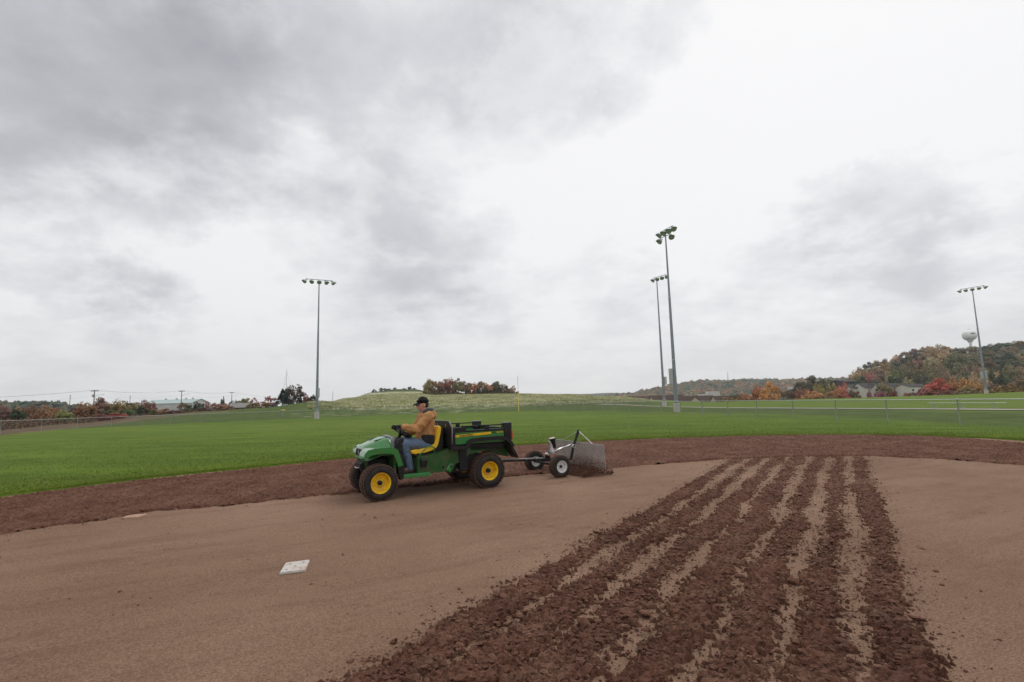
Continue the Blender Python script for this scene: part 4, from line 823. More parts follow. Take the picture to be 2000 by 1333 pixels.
# ------------------------------------------------------------------ buildings
def gable(name, px0, px1, y_ridge, y_eave, Yd, depth, rot, wall, roof, label, windows=(), frontgable=None, cat='house', ybase=None, ov=.35):
    """house whose ridge runs along its width; front wall faces the viewer"""
    pc = (px0 + px1) / 2; c = at(pc, y_eave, Yd); zr = at(pc, y_ridge, Yd).z; zb_ = min(tz(c.x, Yd), c.z - 3); W = (px1 - px0) / F * Yd / max(.35, math.cos(rot)); e = c.z - zb_; r = zr - zb_
    t = empty(name, (c.x, Yd, zb_), rot); tag(t, label, cat)
    hw = W / 2; hd = depth / 2
    mb = MB(); mb.loft([[(-hw, -hd, -1), (-hw, hd, -1), (-hw, hd, e), (-hw, 0, r - .12), (-hw, -hd, e)], [(hw, -hd, -1), (hw, hd, -1), (hw, hd, e), (hw, 0, r - .12), (hw, -hd, e)]]); mb.build('wall', MT[wall], t)
    k = (r - e) / hd; mb = MB()
    for sg in (-1, 1):
        a = [(-hw - ov, 0, r), (hw + ov, 0, r), (hw + ov, sg * (hd + ov), e - k * ov), (-hw - ov, sg * (hd + ov), e - k * ov)]
        vs = [mb.bm.verts.new(p) for p in a]; vd = [mb.bm.verts.new((p[0], p[1], p[2] - .12)) for p in a]
        mb.bm.faces.new(vs); mb.bm.faces.new(list(reversed(vd)))
        for q in range(4): mb.bm.faces.new((vs[q], vd[q], vd[(q + 1) % 4], vs[(q + 1) % 4]))
    mb.build('roof', MT[roof], t)
    for (u, z0, ww, hh_) in windows:
        fr = MB().box((u * hw - ww / 2 - .1, -hd - .06, z0 - .1), (u * hw + ww / 2 + .1, -hd + .02, z0 + hh_ + .1)).build('window', MT['white'], t)
        MB().box((u * hw - ww / 2, -hd - .09, z0), (u * hw + ww / 2, -hd - .061, z0 + hh_)).build('pane', MT['glass'], fr)
    if frontgable:
        for (u, gw, gh, gd) in frontgable:      # dormer-like cross gable: centre, half width, ridge height fraction, projection
            x0 = u * hw; zr2 = e + (r - e) * gh; y0 = -hd - gd
            mb = MB(); mb.loft([[(x0 - gw, y0, -1), (x0 + gw, y0, -1), (x0 + gw, y0, e), (x0, y0, zr2 - .1), (x0 - gw, y0, e)], [(x0 - gw, 0, -1), (x0 + gw, 0, -1), (x0 + gw, 0, e), (x0, 0, zr2 - .1), (x0 - gw, 0, e)]]); mb.build('gable_wall', MT[wall], t)
            mb = MB()
            for sg in (-1, 1):
                a = [(x0, y0 - ov, zr2), (x0, 0, zr2), (x0 + sg * (gw + ov), 0, e - ov * (zr2 - e) / gw), (x0 + sg * (gw + ov), y0 - ov, e - ov * (zr2 - e) / gw)]
                vs = [mb.bm.verts.new(p) for p in a]; vd = [mb.bm.verts.new((p[0], p[1], p[2] - .14)) for p in a]
                mb.bm.faces.new(vs); mb.bm.faces.new(list(reversed(vd)))
                for q in range(4): mb.bm.faces.new((vs[q], vd[q], vd[(q + 1) % 4], vs[(q + 1) % 4]))
            mb.build('gable_roof', MT[roof], t)
            fr = MB().box((x0 - .6, y0 - .06, e - 2.2), (x0 + .6, y0 + .01, e - .7)).build('window', MT['white'], t)
            MB().box((x0 - .5, y0 - .09, e - 2.1), (x0 + .5, y0 - .061, e - .8)).build('pane', MT['glass'], fr)
    return t
gable('house', 1273, 1332, 772, 786, 250, 11, 0, 'siding', 'roof_brown', 'leftmost brown-roofed house behind the two tall floodlight poles')
gable('house', 1322, 1392, 773.5, 787, 236, 11, 0, 'siding', 'roof_brown', 'brown-roofed house with a cream front gable right of the near floodlight pole', frontgable=[(-.30, 3.3, .86, 2.4)])
gable('house', 1394, 1455, 773, 786, 226, 10, 0, 'siding', 'roof_brown', 'brown-roofed house with a cream end gable behind the thin brown tree')
gable('house', 1226, 1272, 774, 779, 262, 10, 0, 'siding', 'roof_brown', 'dark low roof just showing over the meadow left of the far floodlight pole')
gable('warehouse', 297, 392, 780.5, 788, 270, 16, 0, 'warewall', 'metal_roof', 'long white warehouse with a pale green metal roof on the left', cat='warehouse')
wh = [o for o in COL.objects if o.name == 'warehouse'][0]
_d = MB().box((-9.6, -8.12, .2), (-7.8, -8.0, 3.4)).build('door', MT['glass'], wh)
for u in (-5.5, .2, 5.2, 8.8):
    MB().lathe([(.05, 4.2), (.45, 4.2), (.45, 5.25), (.7, 5.3), (.3, 5.8), (.02, 5.9)], 10, 'Z', Matrix.Translation((u, 0, 0))).build('roof_vent', MT['steel'], wh)
# fit vents to the ridge height
rz_ = max(v.co.z for v in [c for c in wh.children if c.name.startswith('roof') and 'vent' not in c.name][0].data.vertices)
for c in wh.children:
    if c.name.startswith('roof_vent'): c.location.z = rz_ - 5.0
    if c.name.startswith('door'): c.location.z = at(330, 797.5, 270).z - wh.location.z - .6
gable('shed', 454, 486, 787.3, 795.5, 172, 7, .1, 'wood_pole', 'shedroof', 'small grey-roofed shed beside the third utility pole', cat='shed')
# townhouses at the foot of the hill
gable('townhouse', 1652, 1682, 751, 758, 268, 9, 0, 'siding_white', 'roof_grey', 'leftmost townhouse partly behind the round brown shrub', frontgable=[(.0, 2.2, .85, 1.2)])
gable('townhouse', 1676, 1716, 748.5, 757.5, 262, 10, 0, 'siding_white', 'roof_grey', 'townhouse with two pale front gables', frontgable=[(-.1, 2.0, .9, 1.3), (.62, 2.0, .9, 1.3)], windows=[(-.6, 3.6, 1, 1.2), (.25, 3.6, 1, 1.2)])
gable('townhouse', 1716, 1742, 749, 759, 262, 10, 0, 'siding_white', 'roof_grey', 'plain townhouse above the magenta-pink shrub', windows=[(-.5, 3.4, 1, 1.2), (.3, 3.4, 1, 1.2)])
gable('townhouse', 1738, 1764, 749.5, 759, 262, 10, 0, 'siding', 'roof_grey', 'cream townhouse above the dark rust shrub', windows=[(-.4, 3.4, 1, 1.2)])
gable('townhouse', 1762, 1797, 750.5, 755.5, 246, 9, 0, 'siding_white', 'roof_grey', 'white-sided house with three small dark windows beside the scarlet tree', windows=[(-.65, 6.4, 1.1, .9), (.05, 6.4, 1.1, .9), (.62, 6.4, 1.1, .9)])
gable('townhouse', 1745, 1815, 746.5, 754, 292, 12, 0, 'siding_white', 'roof_grey', 'long grey roof behind the white-sided house')
gable('office_building', 1634, 1664, 742.5, 746, 330, 14, 0, 'roof_grey', 'roof_grey', 'dark blue-grey flat building behind the red-topped tree', cat='building')
for (px, py, wp, lab) in [(1392, 766.5, 24, 'long white flat-roofed building among the far woods'), (1372, 771.5, 15, 'smaller white flat building below the long one in the far woods'), (1545, 757, 9, 'small pale house wall among the trees behind the orange row')]:
    p = at(px, py, 950); W = wp / F * 950; t = empty('far_building', (p.x, 950, p.z - 4)); tag(t, lab, 'building')
    MB().box((-W / 2, -4, -6), (W / 2, 4, 4)).build('wall', MT['siding_white'], t); MB().box((-W / 2 - .5, -4.5, 4.003), (W / 2 + .5, 4.5, 4.9)).build('roof', MT['white'], t)
# water tower
p = at(1898, 690, 560); R_ = 11.6 / F * 560; cz = at(1898, 655.5, 560).z; gz_ = tz(p.x, 560)
t = empty('water_tower', (p.x, 560, gz_)); tag(t, 'white pedestal water tower above the wooded hillside', 'water tower'); cz -= gz_; hgt = 10 / F * 560
prof = [(.05, cz + hgt)]
for i in range(1, 13):
    a = PI / 2 - i * PI / 13.5; prof.append((R_ * math.cos(a) ** .75 if math.cos(a) > 0 else .1, cz + hgt * math.sin(a)))
prof += [(R_ * .45, cz - hgt * 1.02), (R_ * .24, cz - hgt * 1.4)]
MB().lathe(prof, 40, 'Z').build('tank', MT['white'], t, smooth=True)
MB().lathe([(R_ * .30, -2), (R_ * .19, 6), (R_ * .17, cz - hgt * 1.7), (R_ * .25, cz - hgt * 1.38)], 24, 'Z').build('pedestal', MT['white'], t, smooth=True)
mb = MB()
for k in range(8): mb.tube([(1.6 * math.cos(k * PI / 4), 1.6 * math.sin(k * PI / 4), cz + hgt - .3), (1.6 * math.cos(k * PI / 4), 1.6 * math.sin(k * PI / 4), cz + hgt + 1.3)], .05, 5)
mb.tube([(1.6 * math.cos(k * PI / 8), 1.6 * math.sin(k * PI / 8), cz + hgt + 1.2) for k in range(17)], .05, 5).build('railing', MT['steel'], t)
MB().tube([(0, 0, cz + hgt), (0, 0, cz + hgt + 3)], .08, 5).build('antenna', MT['steel'], t)
# dark lettering mark, unreadable at this distance
mb = MB()
for i in range(7):
    a = math.radians(-118 + i * 5.2); rr_ = R_ * 1.0; x, y = rr_ * math.cos(a), rr_ * math.sin(a); mb.box((-.28, -.04, -.5), (.28, .04, .5), Matrix.Translation((x, y, cz + 1.6)) @ Matrix.Rotation(a + PI / 2, 4, 'Z'))
mb.build('lettering', MT['roof_grey'], t)

# lattice masts
def mast(px, yt, Yd, label, wd=1.2, guyed=False):
    top = at(px, yt, Yd); x = top.x; zb_ = (np.interp(x, fx, fz) if Yd > 1000 else tz(x, Yd)); H = top.z - zb_; t = empty('radio_mast', (x, Yd, zb_)); tag(t, label, 'mast')
    mb = MB(); c = [(wd * math.cos(a), wd * math.sin(a)) for a in (0.5, 0.5 + 2 * PI / 3, .5 + 4 * PI / 3)]
    for a, b in c: mb.tube([(a, b, -2), (a * .5, b * .5, H)], wd * .16, 4)
    mb.build('mast_leg', MT['steel'], t)
    mb = MB(); n = 12
    for i in range(n):
        z0, z1 = H * i / n, H * (i + 1) / n; k0, k1 = 1 - .5 * i / n, 1 - .5 * (i + 1) / n
        for j in range(3): a, b = c[j], c[(j + 1) % 3]; mb.tube([(a[0] * k0, a[1] * k0, z0), (b[0] * k1, b[1] * k1, z1)], wd * .09, 4)
    mb.build('bracing', MT['steel'], t)
    if guyed:
        mb = MB()
        for a, b in c: mb.tube([(0, 0, H * .95), (a / wd * H * .25, b / wd * H * .25, 0)], .03, 4)
        mb.build('guy_wire', MT['wire'], t)
    return t
mast(1421, 727.5, 1450, 'lattice radio mast on the far wooded hill', 1.7)
mast(560, 722, 420, 'thin guyed radio mast on the skyline behind the big maroon oak', .35, True)

# utility poles and wires
UP = [(185, 762, 808, 160), (355, 763, 808, 205), (453, 766, 797, 262)]
tops = []
for i, (px, yt, yb, Yd) in enumerate(UP):
    top = at(px, yt, Yd); zb_ = tz(top.x, Yd); H = top.z - zb_
    t = empty('utility_pole', (top.x, Yd, zb_)); tag(t, ['nearest weathered utility pole, leftmost of the three with crossarms', 'middle utility pole standing in front of the warehouse', 'farthest utility pole, beside the grey-roofed shed'][i], 'utility pole', 'utility poles along the left road')
    MB().tube([(0, 0, -1), (0, 0, H)], [.19, .12], 8).build('pole', MT['wood_pole'], t)
    MB().box((-1.25, -.07, H - .45), (1.25, .07, H - .25)).build('crossarm', MT['wood_pole'], t)
    for u in (-1.1, -.5, .5, 1.1): MB().lathe([(.03, H - .25), (.06, H - .2), (.06, H - .08), (.02, H - .03)], 8, 'Z', Matrix.Translation((u, 0, 0))).build('insulator', MT['grey_plastic'], t)
    a = MB(); a.tube([(0, 0, H * .76), (.9, 0, H * .83), (2.3, -.1, H * .86), (2.7, -.1, H * .855)], .045, 6); a.build('lamp_arm', MT['steel'], t)
    b = MB(); b.hull([((2.9, -.1, H * .855), (.35, .16, .09))]); b.build('street_lamp', MT['lampgrey'], t)
    if i == 0: MB().lathe([(.05, 0), (.28, .02), (.28, .8), (.05, .85)], 12, 'Z', Matrix.Translation((-.42, 0, H * .78))).build('transformer', MT['lampgrey'], t)
    tops.append(Vector((top.x, Yd, top.z - .05)))
p0 = at(-300, 782, 118); pend = at(560, 778, 420)
seq = [p0] + tops + [pend]
for i, (a, b) in enumerate(zip(seq, seq[1:])):
    t = empty('power_line', tuple(a)); tag(t, ['overhead wires running off the left frame edge', 'overhead wires between the nearest and middle utility poles', 'overhead wires between the middle and farthest utility poles', 'faint overhead wires right of the farthest utility pole'][i], 'wires')
    for u in (-1.1, -.5, .5, 1.1):
        pts = []
        for k in range(15):
            f = k / 14; q = a.lerp(b, f) - a; q.z -= 4 * .9 * f * (1 - f); q.x += u; pts.append(q)
        MB().tube(pts, .008, 4).build('wire', MT['wire'], t)
    pts = [a.lerp(b, k / 14) - a - Vector((0, 0, 1.9 + 3.6 * (k / 14) * (1 - k / 14))) for k in range(15)]
    MB().tube(pts, .012, 4).build('wire', MT['wire'], t)
for px, yt, Yd, lab in [(137.5, 772, 190, 'slim bare pole between the first fence post and the nearest utility pole'), (254.5, 773, 230, 'slim bare pole on the treeline left of the warehouse'), (650, 765, 330, 'slim pole on the meadow crest right of the leftmost floodlight pole'), (563, 778, 175, 'slim pale post in front of the big maroon oak')]:
    top = at(px, yt, Yd); zb_ = tz(top.x, Yd); t = empty('wooden_post', (top.x, Yd, zb_)); tag(t, lab, 'post'); MB().tube([(0, 0, -.5), (0, 0, top.z - zb_)], [.14, .09], 7).build('pole', MT['wood_pole'], t)
    MB().box((-.4, -.05, top.z - zb_ - .4), (.4, .05, top.z - zb_ - .3)).build('crossarm', MT['wood_pole'], t)

# ------------------------------------------------------------------ floodlight poles
def lightpole(pxb, pyb, Yd, rows_, label, aim, boxes):
    b = at(pxb, pyb, Yd); zt = None
    t = empty('floodlight_pole', tuple(b)); tag(t, label, 'floodlight pole', 'floodlight poles round the ball field')
    cen0 = rows_[0]; H = None
    Z0 = b.z
    # height of the top arm: where the mast meets the surveyed head
    mx_, my_ = cen0[4]; q = at(mx_, my_, Yd); H = q.z - Z0
    MB().lathe([(.33, -.6), (.33, .95), (.30, 1.0), (.02, 1.0)], 20, 'Z').build('concrete_base', MT['concrete'], t, angle=30)
    MB().lathe([(.215, .9), (.20, 4.0), (.185, 4.02), (.13, H * .62), (.12, H * .621), (.068, H), (.01, H + .02)], 16, 'Z').build('pole', MT['pole'], t, angle=30)
    mb = MB()
    for zr in (.06, .28, .62, .80): mb.lathe([(.23 - .16 * zr, H * zr - .06), (.245 - .16 * zr, H * zr), (.23 - .16 * zr, H * zr + .06)], 14, 'Z')
    mb.build('joint_collar', MT['steel'], t)
    for (x0, x1, z0, z1, yy) in boxes: MB().box((x0, yy - .12, z0), (x1, yy + .12, z1), bev=.02).build('control_box', MT['steel'], t)
    for (a, c, n_, hz_, cen) in rows_:
        zr = Z0 + H - hz_; A = on(*a, zr) - b; B = on(*c, zr) - b
        mid = (A + B) / 2; off = Vector((-mid.x, -mid.y, 0)); A += off; B += off        # arm centred on the mast
        if isinstance(n_, tuple): n_, cx_ = n_; sh = (B - A) * cx_; A += sh; B += sh
        arm = MB(); arm.tube([A, B], .045, 8).build('crossarm', MT['pole'], t)
        for k in range(n_):
            p = A.lerp(B, k / (n_ - 1)) if n_ > 1 else (A + B) / 2
            aimv = Vector((aim[0], aim[1], 0)) - (b + p); aimv.z = 0; aimv.normalize(); aimv = Matrix.Rotation(math.radians((k - (n_ - 1) / 2) * (30 if n_ > 2 else 70)), 3, 'Z') @ aimv; aimv = (aimv + Vector((0, 0, -.85))).normalized()
            Q = aimv.to_track_quat('Z', 'Y').to_matrix().to_4x4()
            Mx = Matrix.Translation(p + Vector((0, 0, -.26)) + aimv * .12) @ Q
            f = MB(); f.lathe([(.02, -.42), (.10, -.40), (.12, -.26), (.22, -.16), (.30, -.02), (.33, .12), (.335, .16), (.30, .16)], 20, 'Z', Mx)
            fo = f.build('floodlight', MT['lampgrey'], t, angle=40)
            g_ = MB(); g_.lathe([(.02, .10), (.16, .12), (.295, .155), (.295, .165), (.01, .13)], 20, 'Z', Mx); g_.build('lamp_lens', MT['lens'], fo)
            v_ = MB(); nn = 14
            up = Q.inverted() @ Vector((0, 0, 1)); a0 = math.atan2(up.y, up.x)
            s0 = [(.34 * math.cos(a0 + (i / (nn - 1) - .5) * PI), .34 * math.sin(a0 + (i / (nn - 1) - .5) * PI)) for i in range(nn)]
            v_.loft([[Mx @ Vector((x, y, .10)) for x, y in s0], [Mx @ Vector((x * 1.02, y * 1.02, .10 + .24 * math.sin(PI * i / (nn - 1)))) for i, (x, y) in enumerate(s0)]], close=False)
            v_.build('visor', MT['lampgrey'], fo)
            MB().tube([p, p + Vector((0, 0, -.24))], .03, 6).build('bracket', MT['pole'], fo)
    return t
lightpole(1322, 806.5, 55, [((1277.5, 449), (1302, 436), (4, .10), 0.0, (1297, 449)), ((1283, 461), (1303.5, 452), 2, 0.75, None)], 'nearest tallest floodlight pole with two tiers of lamps right of centre', (0, 30), [(-.60, -.20, 3.0, 4.75, -.05)])
lightpole(1298, 796.5, 79, [((1276, 545), (1300, 538), (4, .25), 0.0, (1284, 542))], 'thinner floodlight pole just left of the tallest one', (0, 30), [(.18, .55, 3.5, 4.75, -.05)])
lightpole(618.5, 818, 74, [((598, 545), (651, 549), 5, 0.0, (624, 547))], 'lone floodlight pole left of the driver with five lamps', (0, 20), [(.10, .36, 3.0, 4.4, -.05)])
lightpole(1927, 772, 96, [((1873, 567), (1920, 559), 5, 0.0, (1896.5, 562))], 'leaning-looking floodlight pole at far right before the water tower', (30, 30), [(-.58, -.22, 3.1, 4.4, -.05), (.22, .58, 3.1, 4.4, .05)])

# foul pole
b = at(1013, 805, 86.5); t = empty('foul_pole', tuple(b)); tag(t, 'thin yellow foul pole at the outfield fence', 'foul pole')
MB().tube([(0, 0, -.3), (0, 0, 3.6)], .055, 8).build('lower_pole', MT['fence_yellow'], t); MB().tube([(0, 0, 3.6), (.02, 0, 6.1)], .032, 8).build('upper_pole', MT['steel'], t)
# goal post on the far slope
b = at(731, 776.5, 262); zb_ = tz(b.x, 262); cbz = at(731, 768.5, 262).z - zb_; t = empty('goal_post', (b.x, 262, zb_)); tag(t, 'small white goal post on the meadow slope below the knoll', 'goal post'); W_ = 11 / F * 262
MB().tube([(0, 0, -.3), (0, 0, cbz)], .10, 8).build('post', MT['white'], t); MB().tube([(-W_, 0, cbz), (W_, 0, cbz)], .09, 8).build('crossbar', MT['white'], t)
MB().tube([(W_, 0, cbz - 1.7), (W_, 0, cbz + 2.6)], .07, 8).build('upright', MT['white'], t); MB().tube([(-W_, 0, cbz), (-W_, 0, cbz + .3)], .06, 8).build('upright', MT['white'], t)
b = at(757, 774, 300); zb_ = tz(b.x, 300); t = empty('goal_post', (b.x, 300, zb_)); tag(t, 'thin white pole on the slope right of the goal post', 'pole'); MB().tube([(0, 0, -.3), (0, 0, at(757, 765, 300).z - zb_)], .06, 6).build('post', MT['white'], t)
# basket-like yellow topped marker behind the fence
b = at(552.5, 808, 84); zb_ = tz(b.x, 84); t = empty('disc_basket', (b.x, 84, zb_)); tag(t, 'small basket with a yellow band behind the fence left of the floodlight pole', 'basket')
hb = at(552.5, 801.5, 84).z - zb_
MB().tube([(0, 0, -.2), (0, 0, hb)], .025, 6).build('post', MT['steel'], t); MB().lathe([(.30, hb - .06), (.31, hb - .05), (.31, hb + .08), (.30, hb + .09)], 20, 'Z').build('band', MT['fence_yellow'], t)
mb = MB()
for k in range(12): a = k * PI / 6; mb.tube([(.05 * math.cos(a), .05 * math.sin(a), hb - .65), (.33 * math.cos(a), .33 * math.sin(a), hb - .45)], .008, 4); mb.tube([(.28 * math.cos(a), .28 * math.sin(a), hb - .05), (.10 * math.cos(a), .10 * math.sin(a), hb - .5)], .006, 4)
mb.build('chains', MT['steel'], t)

# ------------------------------------------------------------------ chain link fence
FP = [(24.0, 15.0), (21.3, 24.6)] + []
line = [(28.2 - .28 * Yq, Yq) for Yq in (15.4, 18.5, 21.5, 24.6, 28.0, 31.05, 34.2, 37.4, 40.4, 43.5, 46.5, 49.7, 52.8, 55.8, 59.0, 62, 65.1, 68, 71, 74.2, 77.5, 80.6, 83.4, 86.8)]
def seg(a, b, n): return [(a[0] + (b[0] - a[0]) * i / n, a[1] + (b[1] - a[1]) * i / n) for i in range(1, n + 1)]
line += seg(line[-1], (-10, 87.4), 4) + seg((-10, 87.4), (-21, 85), 4) + seg((-21, 85), (-35, 76), 5) + seg((-35, 76), (-45, 67), 4) + seg((-45, 67), (-49.5, 58), 3) + seg((-49.5, 58), (-52.5, 48), 3) + seg((-52.5, 48), (-53, 38), 3)
FH_ = 1.22
fc = empty('chain_link_fence', (line[0][0], line[0][1], tz(*line[0]))); tag(fc, 'long waist-high galvanised chain link fence round the outfield', 'fence'); o0 = Vector(fc.location)
LP = [Vector((x, y, tz(x, y) + TH)) - o0 for x, y in line]
pm = MB().lathe([(.030, -.2), (.030, FH_ - .02), (.036, FH_ - .01), (.036, FH_ + .035), (.015, FH_ + .06)], 10, 'Z').mesh('post', MT['steel'], angle=40)
for p in LP: o = bpy.data.objects.new('post', pm); COL.objects.link(o); o.parent = fc; o.location = p
for a, b in zip(LP, LP[1:]): MB().tube([a + Vector((0, 0, FH_)), b + Vector((0, 0, FH_))], .021, 8).build('top_rail', MT['steel'], fc)
V = []; Fc = []
for a, b in zip(LP, LP[1:]):
    d = b - a; Ln = d.length; n_ = int(Ln / .078); H = FH_ - .03; hn = H / Ln
    nrm_ = Vector((-d.y, d.x, 0)).normalized() * .0012
    for k in range(-int(H / .078), n_ + 1):
        for sgn in (1, -1):
            u0 = k * .078 / Ln; u1 = u0 + H / Ln; z0, z1 = 0.0, H
            if u0 < 0: z0 = -u0 * Ln; u0 = 0
            if u1 > 1: z1 = H - (u1 - 1) * Ln; u1 = 1
            if u1 <= u0: continue
            if sgn < 0: z0, z1 = H - z0, H - z1
            p = a + d * u0 + Vector((0, 0, z0 + .02)); q = a + d * u1 + Vector((0, 0, z1 + .02)); i = len(V)
            e = Vector((0, 0, .0015)); V += [p + e, p - e + nrm_, p - e - nrm_, q + e, q - e + nrm_, q - e - nrm_]
            Fc += [(i, i + 1, i + 4, i + 3), (i + 1, i + 2, i + 5, i + 4), (i + 2, i, i + 3, i + 5)]
o = npmesh('chain_link_mesh', [tuple(v) for v in V], Fc, MT['fence_wire'], parent=fc); o['kind'] = 'stuff'

# bench
a = on(1813, 787.2, .25); A = Vector((37.4, 46.2, 0)); B = Vector((38.6, 40.2, 0)); mid = (A + B) / 2; zb_ = tz(mid.x, mid.y) + TH
t = empty('bench', (mid.x, mid.y, zb_), math.atan2((B - A).y, (B - A).x)); tag(t, 'long backless aluminium players bench on the gravel path beyond the fence', 'bench'); hl = (B - A).length / 2
for k in range(2): MB().box((-hl, -.125 + k * .13, .43), (hl, -.005 + k * .13, .475), bev=.006).build('seat_plank', MT['chrome'], t)
for u in (-.86, -.12, .72):
    l = MB(); l.box((u * hl - .03, -.03, .03), (u * hl + .03, .03, .42)); l.box((u * hl - .03, -.13, .40), (u * hl + .03, .13, .43)); l.box((u * hl - .05, -.42, 0), (u * hl + .05, .42, .035)); l.build('leg', MT['steel'], t)

# bases on the infield
def plate(pts, th, label, loc_z=.0, tilt=0):
    P4 = [on(*p, 0) for p in pts]; c = sum(P4, Vector()) / 4; t = empty('base', (c.x, c.y, -.005)); tag(t, label, 'base')
    mb = MB(); lo = [mb.bm.verts.new((p.x - c.x, p.y - c.y, -.01)) for p in P4]; hi = [mb.bm.verts.new((p.x - c.x, p.y - c.y, th)) for p in P4]
    mb.bm.faces.new(hi); mb.bm.faces.new(list(reversed(lo)))
    for k in range(4): mb.bm.faces.new((lo[k], lo[(k + 1) % 4], hi[(k + 1) % 4], hi[k]))
    bmesh.ops.bevel(mb.bm, geom=[e for e in mb.bm.edges if all(v in hi for v in e.verts)], offset=.006, segments=2, affect='EDGES')
    pl = mb.build('plate', MT['base_white'], t, angle=50)
    U = (P4[1] - P4[0] + P4[2] - P4[3]) / 2; W_ = (P4[3] - P4[0] + P4[2] - P4[1]) / 2
    return t, U, W_
t, U, W_ = plate([(545.5, 1120), (596.5, 1114), (605, 1094), (558, 1100)], .010, 'loose white plastic base plate with five bolt holes lying on the sand')
for (u, v) in ((-.28, -.28), (.28, -.3), (-.26, .28), (.28, .28), (0, 0)):
    p = U * u + W_ * v; MB().lathe([(.002, .0106), (.011, .0107), (.011, .0085), (.002, .0084)], 12, 'Z', Matrix.Translation(p)).build('bolt_hole', MT['hole'], t)
t, U, W_ = plate([(236, 1011.5), (268, 1010.5), (290, 1003.5), (254, 1004.5)], .004, 'half buried base plate dusted with sand at the edge of the tilled band')
t.children[0].data.materials[0] = mat('sandy_plate', srgb(172, 140, 118), .9, var=.25, scale=9, dirt=srgb(140, 108, 88), dirtamt=.9, dirtscale=8)

# ------------------------------------------------------------------ wheels
def wheel(parent, x, y, r, wdt, rimr, side, rimmat, steer=0.0, spin=0.0, ht=None, name='wheel', lugs=True):
    wv_ = empty(name, (x, y, r - .012), steer, parent); h = wdt / 2; s = side
    prof = [(rimr * .98, -h * .80), (rimr * 1.05, -h * .96), (rimr + (r - rimr) * .35, -h * 1.02), (rimr + (r - rimr) * .7, -h * .98), (r * .955, -h * .80), (r * .985, -h * .5), (r * .99, 0), (r * .985, h * .5), (r * .955, h * .80), (rimr + (r - rimr) * .7, h * .98), (rimr + (r - rimr) * .35, h * 1.02), (rimr * 1.05, h * .96), (rimr * .98, h * .80)]
    ty = MB().lathe(prof + [prof[0]], 48, cap=False).build('tyre', MT['rubber'], wv_, smooth=True)
    mb = MB()
    if lugs:
        n = 34
        for i in range(n):
            for j, yy in enumerate((-.78, -.40, 0, .40, .78)):
                a = 2 * PI * (i + .5 * (j % 2)) / n; rr = r * (.992 if abs(yy) < .5 else .962)
                M = Matrix.Rotation(-a, 4, 'Y') @ Matrix.Translation((rr, yy * h, 0)) @ Matrix.Rotation(.5 * (1 if j % 2 else -1), 4, 'X') @ Matrix.Rotation(-.35 * (1 if yy > .5 else -1 if yy < -.5 else 0), 4, 'Z')
                mb.box((-.012, -h * .16, -r * .06), (.010, h * .16, r * .06), M)
        mb.build('tread', MT['tread'], wv_)
    rp = [(rimr * 1.03, h * .94), (rimr * 1.06, h * .98), (rimr * 1.0, h * .96), (rimr * .93, h * .80), (rimr * .88, h * .45), (rimr * .80, h * .22), (rimr * .55, h * .18), (rimr * .45, h * .30), (rimr * .28, h * .30), (rimr * .1, h * .28)]
    rp = [(a, b * s) for a, b in rp]; bp = [(a, -abs(b) * s) for a, b in [(rimr * .1, h * .3), (rimr * .9, h * .5), (rimr * 1.03, h * .9)]]
    MB().lathe(list(reversed(rp)) + [(rimr * 1.02, -h * .9 * s), (rimr * .9, -h * .5 * s), (rimr * .1, -h * .3 * s)], 40).build('rim', MT[rimmat], wv_, angle=40)
    MB().lathe([(.03 * r / .28, h * .28 * s), (.036 * r / .28, h * .30 * s), (.036 * r / .28, h * .62 * s), (.026 * r / .28, h * .70 * s), (.004, h * .72 * s)], 18).build('hub', MT['black'], wv_, angle=40)
    mb = MB()
    for k in range(5):
        a = 2 * PI * k / 5 + spin; M = Matrix.Translation((math.cos(a) * rimr * .40, h * .31 * s, math.sin(a) * rimr * .40)); mb.lathe([(.002, 0), (.009, .001 * s), (.009, .012 * s), (.002, .013 * s)], 6, 'Y', M)
    mb.build('wheel_nuts', MT['steel'], wv_)
    a = 2.3 + spin; MB().tube([(math.cos(a) * rimr * .86, h * .5 * s, math.sin(a) * rimr * .86), (math.cos(a) * rimr * .74, h * .8 * s, math.sin(a) * rimr * .74)], .005, 6).build('valve_stem', MT['black'], wv_)
    return wv_

# ------------------------------------------------------------------ utility vehicle (x forward, y to its left, z up)
HD = math.radians(-150.5)
veh = empty('utility_vehicle', (-.805, 9.831, 0), HD)
tag(veh, 'green and yellow two-seat utility vehicle with a cargo box driving on the infield', 'utility vehicle')
wheel(veh, 1.945, .60, .285, .24, .155, 1, 'yellow', steer=.05, spin=.3)
wheel(veh, 1.89, -.42, .285, .24, .155, -1, 'yellow', steer=.05, spin=1.1)
wheel(veh, 0.0, .575, .305, .29, .155, 1, 'yellow', spin=.8)
wheel(veh, 0.0, -.52, .305, .29, .155, -1, 'yellow', spin=.1)
